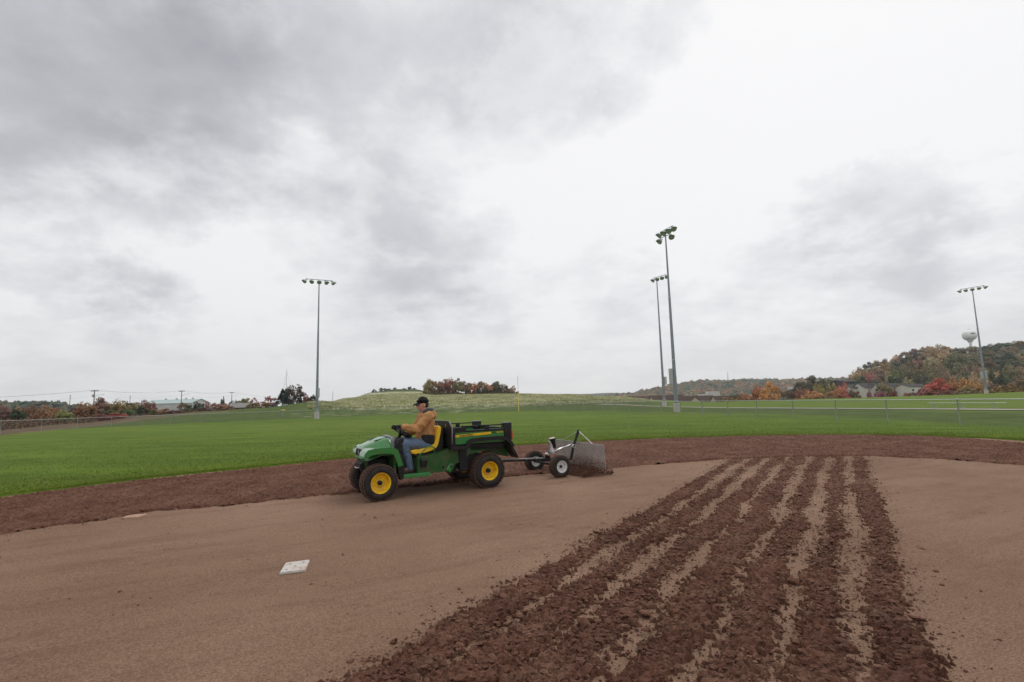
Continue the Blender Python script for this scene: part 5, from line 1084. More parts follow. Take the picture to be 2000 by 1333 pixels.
# hood: lofted shell, with the fenders as their own pieces
def hoodsec(x, zt, hwt, zc, hwb, zb):
    half = [(0, zt), (hwt * .55, zt - .004), (hwt * .88, zt - .016), (hwt, zt - .034), (hwt + (hwb - hwt) * .35, zc), (hwb, zb + .02), (hwb, zb)]
    return [(x, y, z) for y, z in half] + [(x, -y, z) for y, z in reversed(half[1:])] 
secs = [hoodsec(2.105, .775, .22, .70, .29, .60), hoodsec(2.09, .818, .25, .725, .325, .59), hoodsec(2.04, .850, .275, .76, .37, .60), hoodsec(1.95, .885, .29, .78, .40, .64), hoodsec(1.85, .925, .315, .80, .46, .68), hoodsec(1.76, .952, .33, .81, .50, .68), hoodsec(1.70, .958, .33, .82, .52, .68), hoodsec(1.675, .945, .32, .81, .52, .68)]
hood = MB().loft(secs).build('hood', MT['green'], veh, angle=45)
MB().loft([hoodsec(1.674, .972, .29, .86, .42, .70), hoodsec(1.64, .985, .27, .88, .42, .70), hoodsec(1.58, .955, .25, .86, .41, .66), hoodsec(1.545, .90, .24, .80, .40, .60)]).build('cowl', MT['grey_plastic'], veh, angle=50)
mb = MB()
for sg in (-1, 1): mb.prism([(1.70, .962), (1.93, .912), (1.92, .90), (1.70, .948)], sg * .20 - .012, sg * .20 + .012)
mb.build('hood_crease', MT['green_dull'], hood)
for sg in (-1, 1):
    y0, y1 = (.31, .655) if sg > 0 else (-.50, -.28); fx_ = 0 if sg > 0 else -.07
    # fender: rounded band curling over the wheel, outer lip
    f = MB(); f.ribbon([(2.180 + fx_, .668), (2.170 + fx_, .735), (2.125 + fx_, .782), (2.02, .800), (1.82, .802), (1.72, .795), (1.66, .765), (1.625, .68), (1.585, .52)], .030, y0, y1, bev=.012); fo = f.build('front_fender', MT['green'], veh, angle=50)
    yo = .655 * sg if sg > 0 else -.50; l = MB(); l.ribbon([(2.160 + fx_, .690), (2.140 + fx_, .728), (2.08, .752), (1.98, .764), (1.83, .766), (1.74, .758), (1.685, .725), (1.645, .64), (1.60, .505)], .085, min(yo, yo - .02 * sg), max(yo, yo - .02 * sg) + .006, bev=.006); l.build('fender_lip', MT['green'], fo, angle=50)
    MB().prism([(1.66, .70), (1.55, .70), (1.545, .30), (1.60, .28), (1.63, .40)], min(.64 * sg, .20 * sg), max(.64 * sg, .20 * sg)).build('wheel_well', MT['black'], veh)
MB().box((1.70, -.30, .30), (2.04, .30, .62), bev=.03).build('front_frame', MT['black'], veh)
MB().prism([(1.66, .30), (1.70, .30), (1.70, .76), (1.66, .76)], -.45, .60).build('inner_panel', MT['green_dull'], veh)
# nose
gr = MB().loft([[(2.09, y, z) for y, z in ((-.255, .655), (.265, .655), (.235, .785), (-.215, .785))], [(2.125, y, z) for y, z in ((-.245, .660), (.255, .660), (.215, .775), (-.200, .775))]]).build('grille', MT['black_gloss'], veh)
for k in range(-3, 4): MB().box((2.122, k * .052 - .006, .675), (2.136, k * .052 + .006, .760)).build('grille_bar', MT['black'] if k else MT['steel'], gr)
for k in (-1, 1): MB().box((2.133, k * .026 - .007, .695), (2.139, k * .026 + .007, .745)).build('grille_mark', MT['steel'], gr)
for sg in (-1, 1): MB().hull([((2.07, sg * .27, .70), (.05, .03, .035))]).build('headlight', MT['lens'], veh)
MB().prism([(2.01, .60), (2.125, .605), (2.14, .64), (2.125, .662), (2.01, .662)], -.285, .285, bev=.012).build('nose_panel', MT['green_text'], veh, angle=50)
MB().prism([(1.92, .60), (2.108, .598), (2.09, .52), (2.04, .45), (1.92, .44)], -.27, .27, bev=.01).build('lower_nose', MT['green_dull'], veh, angle=50)
MB().prism([(2.02, .575), (2.14, .56), (2.155, .50), (2.13, .435), (2.01, .42)], -.21, .21, bev=.02).build('front_bumper', MT['black'], veh, angle=50)
MB().tube([(2.14, -.09, .475), (2.175, -.07, .468), (2.18, 0, .466), (2.175, .07, .468), (2.14, .09, .475)], .011, 8).build('tow_loop', MT['steel'], veh, smooth=True)
mb = MB()
for sg in (-1, 1): mb.tube([(1.945, sg * .50, .27), (1.945, sg * .10, .33)], .028, 8); mb.tube([(1.98, sg * .50, .36), (1.98, sg * .2, .50)], .02, 8)
mb.build('front_suspension', MT['black'], veh)
# floor and body
MB().box((1.10, -.60, .315), (1.66, .60, .345)).build('floor_pan', MT['black'], veh)
MB().box((1.09, .565, .300), (1.55, .655, .362), bev=.008).build('side_step', MT['green_text'], veh, angle=50)
MB().box((1.09, -.655, .300), (1.55, -.565, .362), bev=.008).build('side_step', MT['green_text'], veh, angle=50)
MB().prism([(1.295, .355), (1.295, .60), (1.22, .635), (.93, .665), (.74, .72), (.30, .72), (-.05, .70), (-.10, .66), (.36, .60), (.44, .47), (.60, .47), (.68, .345), (1.08, .33)], -.60, .60, bev=.006).build('body_panel', MT['green_dull'], veh, angle=50)
MB().hull([((.70, .605, .40), (.055, .012, .075)), ((.74, .603, .36), (.05, .01, .04))]).build('panel_bulge', MT['green'], veh, smooth=True)
MB().lathe([(.002, .602), (.022, .603), (.022, .60), (.002, .599)], 14, 'Y', Matrix.Translation((.84, 0, .415))).build('panel_hole', MT['black_gloss'], veh)
MB().box((1.14, .60, .49), (1.255, .665, .60), bev=.02).build('filler_box', MT['black_gloss'], veh, angle=50)
MB().lathe([(.05, 0), (.055, .01), (.055, .04), (.03, .05), (.002, .05)], 16, 'Z', Matrix.Translation((1.2, .63, .455))).build('filler_cap', MT['black_gloss'], veh, angle=40)
MB().prism([(.56, .76), (.40, .76), (.41, .40), (.38, .37), (.40, .33), (.55, .335), (.53, .40)], .50, .63, bev=.01).build('side_bracket', MT['black'], veh, angle=50)
MB().box((.10, -.55, .30), (.70, .52, .60)).build('engine_block', MT['black'], veh)
MB().tube([(.66, .45, .36), (.52, .50, .34), (.40, .46, .36)], .035, 10).build('exhaust_pipe', MT['steel'], veh, smooth=True)
MB().tube([(0, -.5, .30), (0, .5, .30)], .035, 10).build('rear_axle', MT['black'], veh)
# seat
def seatprof(o=0): return [(1.385, .728), (1.395, .700), (1.33, .662), (1.15, .678), (1.00, .705), (.918, .752), (.880, .84), (.858, .97), (.832, 1.085), (.845, 1.118), (.875, 1.115), (.900, 1.09), (.922, .95), (.955, .815), (1.05, .760), (1.20, .735), (1.32, .742)]
for yc, nm in ((.30, 0), (-.30, 1)):
    MB().prism(seatprof(), yc - .235, yc + .235, bev=.02).build('seat', MT['yellow_seat'], veh, angle=60)
    MB().prism([(1.36, .690), (1.31, .648), (1.14, .662), (.99, .692), (.905, .742), (.865, .84), (.842, .97), (.815, 1.07), (.795, 1.07), (.80, .86), (.82, .66), (.94, .60), (1.28, .60)], yc - .22, yc + .22, bev=.01).build('seat_base', MT['black'], veh, angle=50)
    s = 1 if yc > 0 else -1
    MB().tube([(1.29, yc + s * .275, .60), (1.20, yc + s * .275, .70), (1.12, yc + s * .275, .775), (1.04, yc + s * .275, .785), (.99, yc + s * .275, .76), (.985, yc + s * .275, .66)], .0105, 8).build('hip_rail', MT['green'], veh, smooth=True)
# dash, steering
MB().prism([(1.66, .70), (1.56, .94), (1.50, .945), (1.47, .88), (1.60, .55), (1.66, .45)], .02, .50, bev=.02).build('dashboard', MT['black'], veh, angle=50)
sc_ = Vector((1.475, .30, 1.035)); ax = Vector((-.50, 0, .86)).normalized(); Qs = ax.to_track_quat('Z', 'Y').to_matrix().to_4x4(); Ms = Matrix.Translation(sc_) @ Qs
st_ = empty('steering_wheel', (0, 0, 0), 0, veh)
def ring(R_, r_, M, n=32):
    mb = MB(); return mb.tube([M @ Vector((R_ * math.cos(2 * PI * k / n), R_ * math.sin(2 * PI * k / n), 0)) for k in range(n + 1)], r_, 8, cap=False)
ring(.178, .0155, Ms).build('wheel_rim', MT['black'], st_, smooth=True)
mb = MB()
for k in range(3): a = 2 * PI * k / 3 + .5; mb.tube([Ms @ Vector((0, 0, -.03)), Ms @ Vector((.175 * math.cos(a), .175 * math.sin(a), 0))], [.022, .012], 8)
mb.build('spoke', MT['black'], st_, smooth=True)
MB().lathe([(.002, -.05), (.045, -.045), (.05, -.02), (.035, 0), (.002, .002)], 18, 'Z', Ms).build('wheel_hub', MT['black_gloss'], st_, smooth=True)
MB().tube([Ms @ Vector((0, 0, -.04)), Ms @ Vector((0, 0, -.34))], .028, 10).build('steering_column', MT['black'], veh, smooth=True)
# cargo box
MB().prism([(.735, .745), (.735, 1.16), (.70, 1.175), (.68, 1.14), (.68, .745)], -.60, .60).build('headboard', MT['black'], veh)
hb_ = MB(); hb_.loft([[(.742, y, z) for y, z in ((-.72, .76), (.72, .76), (.735, 1.09), (.60, 1.188), (-.60, 1.188), (-.735, 1.09))], [(.70, y, z) for y, z in ((-.72, .76), (.72, .76), (.735, 1.09), (.60, 1.188), (-.60, 1.188), (-.735, 1.09))]])
ho = hb_.build('headboard_frame', MT['black'], veh, angle=40)
MB().tube([(.722, .735, .80), (.722, .74, 1.09), (.722, .60, 1.193), (.722, -.60, 1.193), (.722, -.74, 1.09), (.722, -.735, .80)], .012, 8).build('trim', MT['grey_plastic'], ho, smooth=True)
mb = MB()
for k in range(4):
    for y0 in (.30, -.55): mb.box((.738, y0, .80 + k * .05), (.752, y0 + .25, .815 + k * .05))
mb.build('louvre', MT['black_gloss'], ho)
mb = MB()
for y0 in (-.3, 0, .12, .5): mb.box((.742, y0 - .006, 1.10), (.748, y0 + .006, 1.15))
mb.build('clip', MT['steel'], ho)
MB().box((-.46, -.60, .76), (.68, .60, .80)).build('box_floor', MT['black'], veh)
for s in (1, -1):
    yo = .685 * s; yi = .62 * s; a, b = min(yo, yi), max(yo, yi)
    MB().box((-.33, a, .79), (.66, b, .992)).build('box_side', MT['green'], veh, angle=40)
    MB().box((.645, min(.705 * s, .58 * s), .74), (.72, max(.705 * s, .58 * s), 1.075), bev=.012).build('corner_post', MT['black'], veh, angle=50)
    MB().box((-.475, min(.705 * s, .57 * s), .80), (-.315, max(.705 * s, .57 * s), 1.125), bev=.02).build('corner_post', MT['black'], veh, angle=50)
    MB().box((-.472, min(.69 * s, .58 * s), 1.108), (-.32, max(.69 * s, .58 * s), 1.132), bev=.01).build('post_cap', MT['grey_plastic'], veh, angle=50)
    MB().box((-.32, min(.70 * s, .62 * s), .993), (.65, max(.70 * s, .62 * s), 1.025), bev=.006).build('box_ledge', MT['black'], veh, angle=50)
    MB().box((-.32, min(.68 * s, .645 * s), 1.082), (.52, max(.68 * s, .645 * s), 1.104), bev=.006).build('box_rail', MT['black'], veh, angle=50)
    MB().box((.44, min(.70 * s, .62 * s), 1.025), (.65, max(.70 * s, .62 * s), 1.082), bev=.01).build('rail_end', MT['black'], veh, angle=50)
    MB().box((-.02, min(.68 * s, .64 * s), 1.02), (.06, max(.68 * s, .64 * s), 1.09), bev=.006).build('rail_support', MT['black'], veh, angle=50)
    tl_ = MB().prism([(-.445, .99), (-.482, .985), (-.488, .835), (-.45, .83)], min(.712 * s, .62 * s), max(.712 * s, .62 * s), bev=.008).build('tail_light', MT['red'], veh, angle=50)
    # black moulded strip and rear wheel arch
    rf = MB(); rf.ribbon([(.745, .742), (.47, .730), (.43, .755), (.395, .820), (.345, .848), (.05, .862), (-.25, .862), (-.34, .835), (-.43, .755), (-.47, .690)], .062, min(.60 * s, .755 * s), max(.60 * s, .755 * s), bev=.016); rf.build('rear_fender', MT['black'], veh, angle=55)
    MB().prism([(-.43, .76), (-.46, .73), (-.60, .48), (-.57, .475), (-.40, .70)], min(.45 * s, .72 * s), max(.45 * s, .72 * s), bev=.006).build('fender_flap', MT['black'], veh, angle=50)
    MB().prism([(.36, .80), (-.42, .80), (-.42, .72), (-.25, .66), (.30, .66)], min(.50 * s, .60 * s), max(.50 * s, .60 * s)).build('inner_arch', MT['black'], veh)
MB().box((-.46, -.58, .80), (-.43, .58, 1.02), bev=.006).build('tailgate', MT['green_dull'], veh, angle=50)
MB().box((-.475, -.58, 1.0), (-.42, .58, 1.03), bev=.006).build('tailgate_rail', MT['black'], veh, angle=50)
MB().prism([(-.10, .66), (-.44, .72), (-.565, .48), (-.42, .50), (-.20, .58)], -.42, .42).build('rear_guard', MT['green_dull'], veh)
MB().tube([(-.30, 0, .40), (-.62, 0, .36)], .03, 10).build('hitch', MT['black'], veh)
# stripe and lettering on both sides
for s in (1, -1):
    y = .6885 * s; MB().prism([(.648, .950), (.648, .910), (-.050, .937), (-.050, .977)], min(y, y + .002 * s), max(y, y + .002 * s)).build('stripe', MT['yellow'], veh)
    M = Matrix(((-s, 0, 0, 0), (0, 0, s, 0), (0, 1, 0, 0), (0, 0, 0, 1)))
    tilt = Matrix.Rotation(-.039 if s < 0 else .039, 4, 'Z')
    text_mesh('JOHN DEERE', 'lettering', MT['black_gloss'], veh, Matrix.Translation((.565 if s > 0 else .27, y + .0025 * s, .919 if s > 0 else .932)) @ M @ tilt, .040, .0012, sx=1.12)
    text_mesh('GATOR', 'lettering', MT['yellow'], veh, Matrix.Translation((-.165 if s > 0 else -.30, y, .948 if s > 0 else .954)) @ M @ tilt, .036, .0008, sx=1.05)
    text_mesh('TX 4X2', 'lettering', MT['black_gloss'], veh, Matrix.Translation((-.075 if s > 0 else -.14, y, .950)) @ M @ tilt, .022, .0003)

# ------------------------------------------------------------------ driver
PO = Vector((1.36, .30, .345)); Rz = Matrix.Rotation(HD, 3, 'Z')
pl = Vector((-.805, 9.831, 0)) + Rz @ PO
per = empty('person', tuple(pl), HD); tag(per, 'driver in a tan work jacket, blue jeans and black cap steering the green vehicle', 'person')
def q_(x, y, z): return Vector((x, y, z)) - PO
# landmarks
hipL, hipR = q_(.99, .40, .80), q_(.99, .20, .80); kneeL, kneeR = q_(1.475, .44, .845), q_(1.47, .17, .87); ankL, ankR = q_(1.375, .44, .445), q_(1.52, .16, .45)
shL, shR = q_(1.045, .485, 1.285), q_(1.045, .115, 1.285); elL, elR = q_(1.255, .50, 1.085), q_(1.13, .03, 1.04); wrL, wrR = q_(1.50, .40, 1.125), q_(1.345, .14, .985)
hdL, hdR = q_(1.60, .365, 1.130), q_(1.405, .165, .985); neck = q_(1.055, .30, 1.375); head = q_(1.095, .30, 1.505)
_M = Matrix.Translation(-PO) @ Ms
def _near(p): return min((_M @ Vector((.178 * math.cos(k * .05), .178 * math.sin(k * .05), 0)) for k in range(126)), key=lambda v: (v - p).length)
hdL = _near(q_(1.62, .36, 1.12)) + ax * .02; hdR = _near(q_(1.345, .19, .96)) + ax * .02
# body: one continuous surface, head with features
mb = MB()
mb.hull([(head + Vector((-.005, 0, .020)), (.098, .075, .095)), (head + Vector((.035, 0, -.055)), (.058, .055, .060))], 16)          # cranium + face
mb.hull([(head + Vector((.062, 0, -.095)), (.030, .030, .022)), (head + Vector((.02, 0, -.075)), (.045, .052, .035))], 12)         # jaw
mb.hull([(head + Vector((.098, 0, -.020)), (.012, .010, .010)), (head + Vector((.118, 0, -.043)), (.013, .015, .010))], 8)          # nose
mb.hull([(head + Vector((.094, -.02, -.072)), (.010, .008, .006)), (head + Vector((.094, .02, -.072)), (.010, .008, .006))], 8)      # lips
for s in (-1, 1):
    mb.hull([(head + Vector((-.008, s * .078, -.025)), (.020, .010, .032))], 8)                                                      # ears
    mb.hull([(head + Vector((.082, s * .030, .012)), (.016, .022, .008))], 8)                                                        # brows
    mb.hull([(head + Vector((.068, s * .045, -.035)), (.018, .018, .016))], 8)
mb.hull([(neck + Vector((-.01, 0, -.04)), (.062, .062, .05)), (head + Vector((-.015, 0, -.06)), (.060, .058, .045))], 12)
mb.hull([(neck + Vector((-.02, 0, -.09)), (.09, .14, .05)), (q_(1.01, .30, 1.0), (.10, .13, .08)), (q_(.99, .30, .84), (.11, .15, .07))], 12)
for s_h, e_, w_, h_ in ((shL, elL, wrL, hdL), (shR, elR, wrR, hdR)):
    mb.hull([(s_h, .058), (e_, .042)], 10); mb.hull([(e_, .042), (w_, .028)], 10); mb.hull([(w_, .026), (h_, (.022, .02, .014))], 10)
for h_, k_, a__ in ((hipL, kneeL, ankL), (hipR, kneeR, ankR)):
    mb.hull([(h_, .085), (k_, .056)], 10); mb.hull([(k_, .054), (a__, .036)], 10); mb.hull([(a__, .036), (a__ + Vector((.10, 0, -.05)), .03)], 10)
organic(mb, 'body', MT['skin'], per, voxel=.0065, smooth=3)
# eyes
for s in (-1, 1): MB().hull([(head + Vector((.086, s * .031, -.012)), (.009, .011, .007))], 10).build('eye', MT['black_gloss'], per, smooth=True)
# hair (short, at the back and sides under the cap)
mb = MB(); mb.hull([(head + Vector((-.035, 0, -.005)), (.076, .079, .062))], 16); mb.hull([(head + Vector((-.045, 0, -.045)), (.060, .068, .03))], 12)
organic(mb, 'hair', MT['hair'], per, voxel=.006, smooth=2)
# cap: crown, brim, button, light mark on the front
cap = MB().hull([(head + Vector((-.002, 0, .048)), (.110, .088, .068)), (head + Vector((-.006, 0, .078)), (.088, .074, .052))], 20).build('cap', MT['cap'], per, smooth=True)
mb = MB(); tb = []; bb_ = []
for k in range(11):
    a = (k / 10 - .5) * 2.0; x = .088 + .098 * math.cos(a * .78) ** .8 - .02; y = math.sin(a) * .082; z = .018 - .012 * (k / 10 - .5) ** 2 * 8
    tb.append(head + Vector((x, y, z - .018))); bb_.append(head + Vector((.06, y * .95, z + .018)))
R1 = [mb.bm.verts.new(p) for p in tb]; R2 = [mb.bm.verts.new(p) for p in bb_]; R3 = [mb.bm.verts.new(p - Vector((0, 0, .007))) for p in tb]; R4 = [mb.bm.verts.new(p - Vector((0, 0, .007))) for p in bb_]
for k in range(10):
    for A_, B_ in ((R1, R2), (R3, R1), (R4, R3), (R2, R4)): mb.bm.faces.new((A_[k], A_[k + 1], B_[k + 1], B_[k]))
mb.build('brim', MT['cap'], cap, smooth=False)
MB().hull([(head + Vector((-.004, 0, .130)), (.010, .010, .005))], 8).build('button', MT['cap'], cap)
MB().hull([(head + Vector((.094, .014, .072)), (.006, .020, .012))], 8).build('emblem', MT['base_white'], cap)
# jacket
mb = MB()
mb.hull([(q_(1.035, .30, 1.30), (.115, .185, .06)), (q_(1.05, .30, 1.12), (.155, .185, .10))], 16)
mb.hull([(q_(1.05, .30, 1.12), (.155, .185, .10)), (q_(1.055, .30, .93), (.170, .195, .10))], 16)
mb.hull([(q_(1.055, .30, .93), (.170, .195, .10)), (q_(1.05, .30, .835), (.150, .190, .05))], 16)
mb.hull([(neck + Vector((-.02, 0, -.02)), (.078, .085, .03)), (q_(1.03, .30, 1.31), (.105, .16, .045))], 14)
for s_h, e_, w_ in ((shL, elL, wrL), (shR, elR, wrR)):
    mb.hull([(s_h, .085), (e_, .066)], 12); mb.hull([(e_, .067), (w_ - (w_ - e_).normalized() * .03, .046)], 12)
organic(mb, 'jacket', MT['jacket'], per, voxel=.010, smooth=5, wrinkle=.016, wscale=9.0, stretch=(1, 1, .8))
# hood of the jacket, lying open on the back, grey lining
mb = MB(); mb.hull([(q_(.955, .30, 1.365), (.070, .120, .050)), (q_(.905, .30, 1.290), (.055, .120, .060))], 12)
organic(mb, 'jacket_hood', MT['jacket'], per, voxel=.009, smooth=3, wrinkle=.007, wscale=12)
mb = MB(); mb.tube([neck + Vector((.055, .055, -.035)), neck + Vector((.03, .085, .0)), neck + Vector((-.03, .092, .022)), neck + Vector((-.10, .070, .010)), neck + Vector((-.135, 0, .0)), neck + Vector((-.10, -.070, .010)), neck + Vector((-.03, -.092, .022)), neck + Vector((.03, -.085, .0)), neck + Vector((.055, -.055, -.035))], [.020, .028, .036, .042, .045, .042, .036, .028, .020], 10)
mb.hull([(neck + Vector((-.075, 0, .005)), (.055, .07, .03))], 10)
organic(mb, 'hood_lining', MT['lining'], per, voxel=.008, smooth=2, wrinkle=.006, wscale=16)
# dark pouch at the waist, knitted cuffs
mb = MB(); mb.hull([(q_(1.16, .475, .945), (.025, .03, .035)), (q_(.985, .500, .945), (.025, .025, .03)), (q_(.975, .505, .815), (.02, .02, .02)), (q_(1.10, .495, .86), (.03, .03, .02))], 10)
organic(mb, 'side_pocket', MT['cap'], per, voxel=.007, smooth=2)
for e_, w_ in ((elL, wrL), (elR, wrR)):
    d = (w_ - e_).normalized(); MB().tube([w_ - d * .035, w_ + d * .01, w_ + d * .03], [.047, .044, .036], 14).build('cuff', MT['boot'], per, smooth=True)
# gloves: palm, four fingers curled round the rim, thumb
def glove(wr, hd, nm):
    mb = MB(); d = (hd - wr).normalized(); c = Ms.translation; rimn = (hd - c); rimn -= ax * rimn.dot(ax); rimn.normalize(); tang = ax.cross(rimn).normalized(); grip = c + rimn * .178
    palm = grip + ax * .028 - rimn * .018
    mb.hull([(wr - d * .03, .038), (palm, (.036, .034, .024))], 10); mb.hull([(palm - tang * .028, .017), (palm + tang * .030, .018), (grip + ax * .024, .020)], 10)
    for k, (ln, rd) in enumerate(((.95, .0105), (1.05, .0115), (1.0, .011), (.85, .0095))):
        o = tang * (.036 - .024 * k); P = [grip + o + ax * .030 - rimn * .008, grip + o + ax * .026 + rimn * .026 * ln, grip + o - ax * .006 + rimn * .034 * ln, grip + o - ax * .026 + rimn * .012, grip + o - ax * .024 - rimn * .008 * ln]
        for a, b in zip(P, P[1:]): mb.hull([(a, rd), (b, rd * .95)], 8)
    P = [palm + tang * .030, grip + tang * .052 + ax * .012 - rimn * .022, grip + tang * .050 - ax * .016 - rimn * .020]
    for a, b in zip(P, P[1:]): mb.hull([(a, .013), (b, .0115)], 8)
    organic(mb, 'glove', MT['cap'], per, voxel=.0042, smooth=2)
c = Ms.translation
hdL = q_(0, 0, 0)
def wheelpt(a): return Ms @ Vector((.178 * math.cos(a), .178 * math.sin(a), 0)) - PO
Msave = Ms; Ms = Matrix.Translation(-PO) @ Ms
best = min((k * .05 for k in range(126)), key=lambda a: ((Ms @ Vector((.178 * math.cos(a), .178 * math.sin(a), 0))) - (q_(1.62, .36, 1.12))).length)
gl = Ms @ Vector((.178 * math.cos(best), .178 * math.sin(best), 0))
best = min((k * .05 for k in range(126)), key=lambda a: ((Ms @ Vector((.178 * math.cos(a), .178 * math.sin(a), 0))) - (q_(1.345, .19, .96))).length)
grt = Ms @ Vector((.178 * math.cos(best), .178 * math.sin(best), 0))
glove(wrL + (wrL - elL).normalized() * .02, gl, 'l'); glove(wrR + (wrR - elR).normalized() * .01, grt, 'r')
Ms = Msave
# jeans
mb = MB()
mb.hull([(q_(1.0, .30, .835), (.14, .185, .075)), (q_(1.05, .30, .80), (.12, .18, .07))], 14)
for h_, k_, a__ in ((hipL, kneeL, ankL), (hipR, kneeR, ankR)):
    mb.hull([(h_ + Vector((.02, 0, .0)), .105), (k_, .078)], 14); mb.hull([(k_, .078), (k_.lerp(a__, .5), .075)], 14); mb.hull([(k_.lerp(a__, .5), .075), (a__ + Vector((0, 0, -.005)), .062)], 14)
organic(mb, 'jeans', MT['jeans'], per, voxel=.009, smooth=3, wrinkle=.006, wscale=10, stretch=(1, 1, 1.3))
for a__ in (ankL, ankR):
    mb = MB(); f0 = Vector((a__.x, a__.y, .048)); mb.hull([(f0 + Vector((-.045, 0, .0)), (.042, .040, .046)), (f0 + Vector((.09, 0, -.002)), (.055, .046, .040)), (f0 + Vector((.15, 0, -.008)), (.042, .040, .032))], 12); mb.hull([(f0 + Vector((-.03, 0, 0)), .045), (f0 + Vector((-.02, 0, .08)), .045)], 12)
    organic(mb, 'boot', MT['boot'], per, voxel=.008, smooth=2)
    MB().box((f0.x - .09, f0.y - .045, .001), (f0.x + .195, f0.y + .045, .016), bev=.004).build('boot_sole', MT['black'], per)

# ------------------------------------------------------------------ towed field groomer
MO = Vector((.669, 10.81, 0)); H2 = math.atan2(-.455, -.89)
dr = empty('drag_groomer', tuple(MO), H2); tag(dr, 'towed two-wheeled field groomer with an upright steel drag mat', 'trailer')
wheel(dr, .045, .56, .212, .165, .112, 1, 'rim_white', spin=.4); wheel(dr, -.01, -.56, .212, .165, .112, -1, 'rim_white', spin=1.3)
MB().tube([(.02, -.56, .20), (.02, .56, .20)], .026, 10).build('axle', MT['black'], dr, smooth=True)
MB().box((-.12, -.05, .245), (.12, .05, .305), bev=.006).build('frame_block', MT['black'], dr, angle=50)
hw_ = dr.matrix_basis.inverted() @ Vector((0, 0, 0))
# draw bar runs to the vehicle hitch
Mi = (Matrix.Translation(MO) @ Matrix.Rotation(H2, 4, 'Z')).inverted(); hitch = Mi @ (Vector((-.805, 9.831, 0)) + Rz @ Vector((-.58, 0, .365)))
MB().tube([(-.10, 0, .285), (.35, .0, .300), tuple(hitch)], .030, 8).build('draw_bar', MT['black'], dr)
MB().tube([(.10, 0, .318), (.35, 0, .333), (hitch.x * .9, hitch.y * .9, .368)], .008, 6).build('bar_edge', MT['steel'], dr)
mb = MB()
for k in range(3): p = Vector((.3 + k * .25, hitch.y * (.3 + k * .25) / hitch.x, .30)); mb.tube([p + Vector((0, .035, -.06)), p + Vector((.01, .04, .02)), p + Vector((.02, 0, .045)), p + Vector((.01, -.04, .02))], .006, 6)
mb.build('cable_loop', MT['wire'], dr)
MB().box((-.05, -.04, .30), (.03, .04, .44), bev=.006).build('upright_bracket', MT['black'], dr, angle=50)
MB().lathe([(.002, -.05), (.03, -.05), (.03, .05), (.002, .05)], 16, 'Y', Matrix.Translation((.03, .06, .40))).build('pivot_roller', MT['chrome'], dr, smooth=False)
MB().lathe([(.055, 0), (.055, .05), (.04, .07), (.035, .16), (.030, .20), (.002, .20)], 18, 'Z', Matrix.Translation((-.13, 0, .40)) @ Matrix.Rotation(.10, 4, 'Y')).build('actuator_gearbox', MT['steel'], dr, angle=40)
mot = MB().lathe([(.002, -.02), (.045, -.02), (.052, 0), (.055, .12), (.075, .165), (.078, .18), (.002, .185)], 20, 'Z', Matrix.Translation((-.17, .0, .53)) @ Matrix.Rotation(.22, 4, 'Y')).build('motor', MT['black'], dr, angle=40)
MB().lathe([(.002, .183), (.07, .183), (.068, .192), (.002, .192)], 20, 'Z', Matrix.Translation((-.17, .0, .53)) @ Matrix.Rotation(.22, 4, 'Y')).build('motor_cap', MT['base_white'], mot)
MB().tube([(-.11, 0, .44), (-.12, 0, .58), (-.06, 0, .66)], .022, 10).build('motor_neck', MT['steel'], dr, smooth=True)
MB().tube([(-.16, 0, .43), (-.40, 0, .495)], .026, 12).build('lift_cylinder', MT['chrome'], dr, smooth=True)
MB().tube([(-.40, 0, .495), (-.62, 0, .555)], .014, 10).build('lift_rod', MT['chrome'], dr, smooth=True)
MB().tube([(-.585, 0, .235), (-.66, 0, .50), (-.812, 0, .84)], .030, 8).build('mast', MT['black'], dr)
MB().lathe([(.022, -.02), (.040, -.02), (.040, .02), (.022, .02), (.022, -.02)], 20, 'Y', Matrix.Translation((-.645, .045, .515))).build('pivot_ring', MT['chrome'], dr, angle=40)
MB().tube([(0, 0, .265), (-.35, 0, .25), (-.60, 0, .245)], .028, 8).build('rear_beam', MT['black'], dr)
MB().tube([(-.60, -.50, .13), (-.60, .50, .13)], .022, 8).build('scarifier_bar', MT['black'], dr)
for k in range(9): MB().tube([(-.60, -.46 + k * .115, .14), (-.63, -.46 + k * .115, .05), (-.60, -.46 + k * .115, -.03)], [.012, .010, .004], 6).build('tine', MT['steel'], dr)
mb = MB(); mb.tube([(-.812, 0, .83), (-.795, .52, .575)], .011, 6); mb.build('stay_rod', MT['base_white'], dr); MB().tube([(-.812, 0, .83), (-.795, -.60, .605)], .008, 6).build('stay_rod', MT['base_white'], dr)
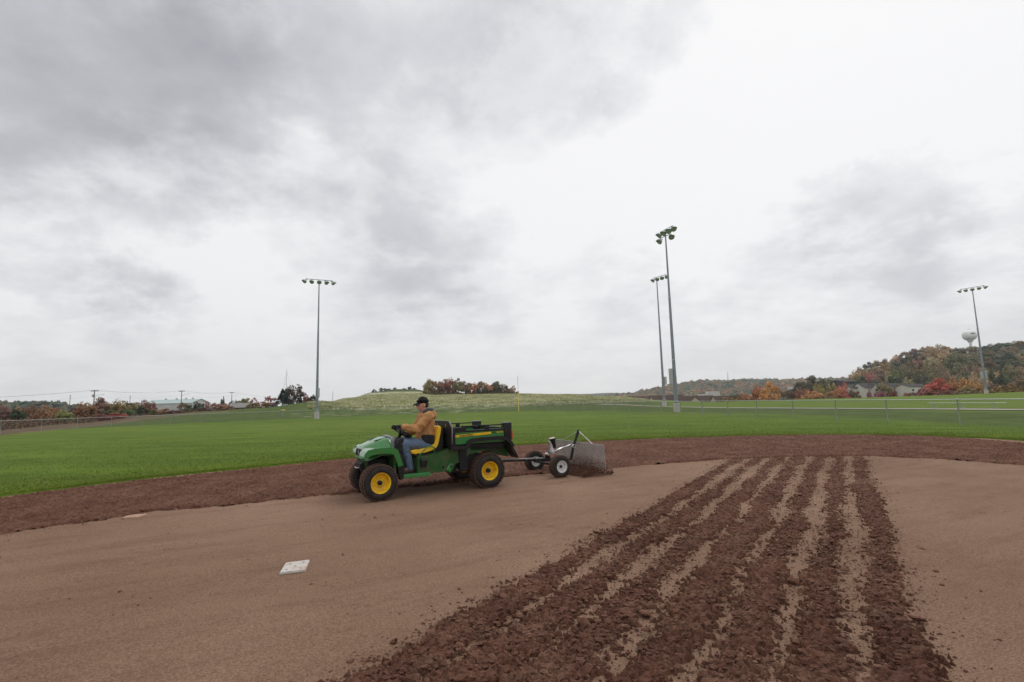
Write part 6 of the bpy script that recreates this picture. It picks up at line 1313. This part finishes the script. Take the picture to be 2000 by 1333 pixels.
# drag mat: woven steel bars and links
def matpt(u, v): # u across -.89...89, v 0 top .. 1 bottom
    zt = .585 - .012 * u; x = -.800 - .012 * v + .012 * math.sin(u * 5) * v; return Vector((x, u, zt - .475 * v))
mt = empty('drag_mat', (0, 0, 0), 0, dr)
mb = MB(); nv = 13; nu = 30
for j in range(nv + 1): mb.tube([matpt(-.89 + 1.78 * i / 14, j / nv) for i in range(15)], .0085 if j else .012, 5)
mb.build('cross_bar', MT['mat_steel'], mt)
mb = MB()
for i in range(nu + 1): mb.tube([matpt(-.89 + 1.78 * i / nu, v / 4) + Vector((.004, 0, 0)) for v in range(5)], .0095, 5)
mb.build('link', MT['mat_steel'], mt)
# soil thrown up between the tines and the mat
n = 7500; lx = -.25 - .75 * rng.random(n); ly = rng.normal(.35, .42, n); ly = np.clip(ly, -.75, .86 + .05 * rng.random(n)); hmax = .36 * np.exp(-((lx + .66) / .26) ** 2) * (1 - .25 * np.abs(ly - .3)) + .03
lz = hmax * rng.random(n) ** 1.35 + .006; sz = np.clip(rng.lognormal(-5.0, .5, n), .002, .020) * (1 - .4 * lz / .3)
c, s = math.cos(H2), math.sin(H2); P_ = np.stack([MO.x + lx * c - ly * s, MO.y + lx * s + ly * c, lz], -1)
V, Fc = lumps(n, P_, sz, 9)
tag(npmesh('flying_soil', V, Fc, MT['soil']), 'spray of dark soil thrown up in front of the steel drag mat', 'soil', kind='stuff')

# ------------------------------------------------------------------ haze
HZ = mat('haze_air', (1, 1, 1))
t_ = HZ.node_tree; t_.nodes.clear(); o_ = t_.nodes.new('ShaderNodeOutputMaterial'); v_ = t_.nodes.new('ShaderNodeVolumePrincipled'); v_.inputs['Density'].default_value = 0.00016; v_.inputs['Color'].default_value = (.95, .975, 1.0, 1); v_.inputs['Anisotropy'].default_value = 0.6
t_.links.new(v_.outputs[0], o_.inputs['Volume'])
hz_ = MB().box((-4200, -3100, -40), (4200, 3300, 250)).build('haze', HZ); tag(hz_, 'thin autumn haze over the distant hills', 'haze', kind='stuff')
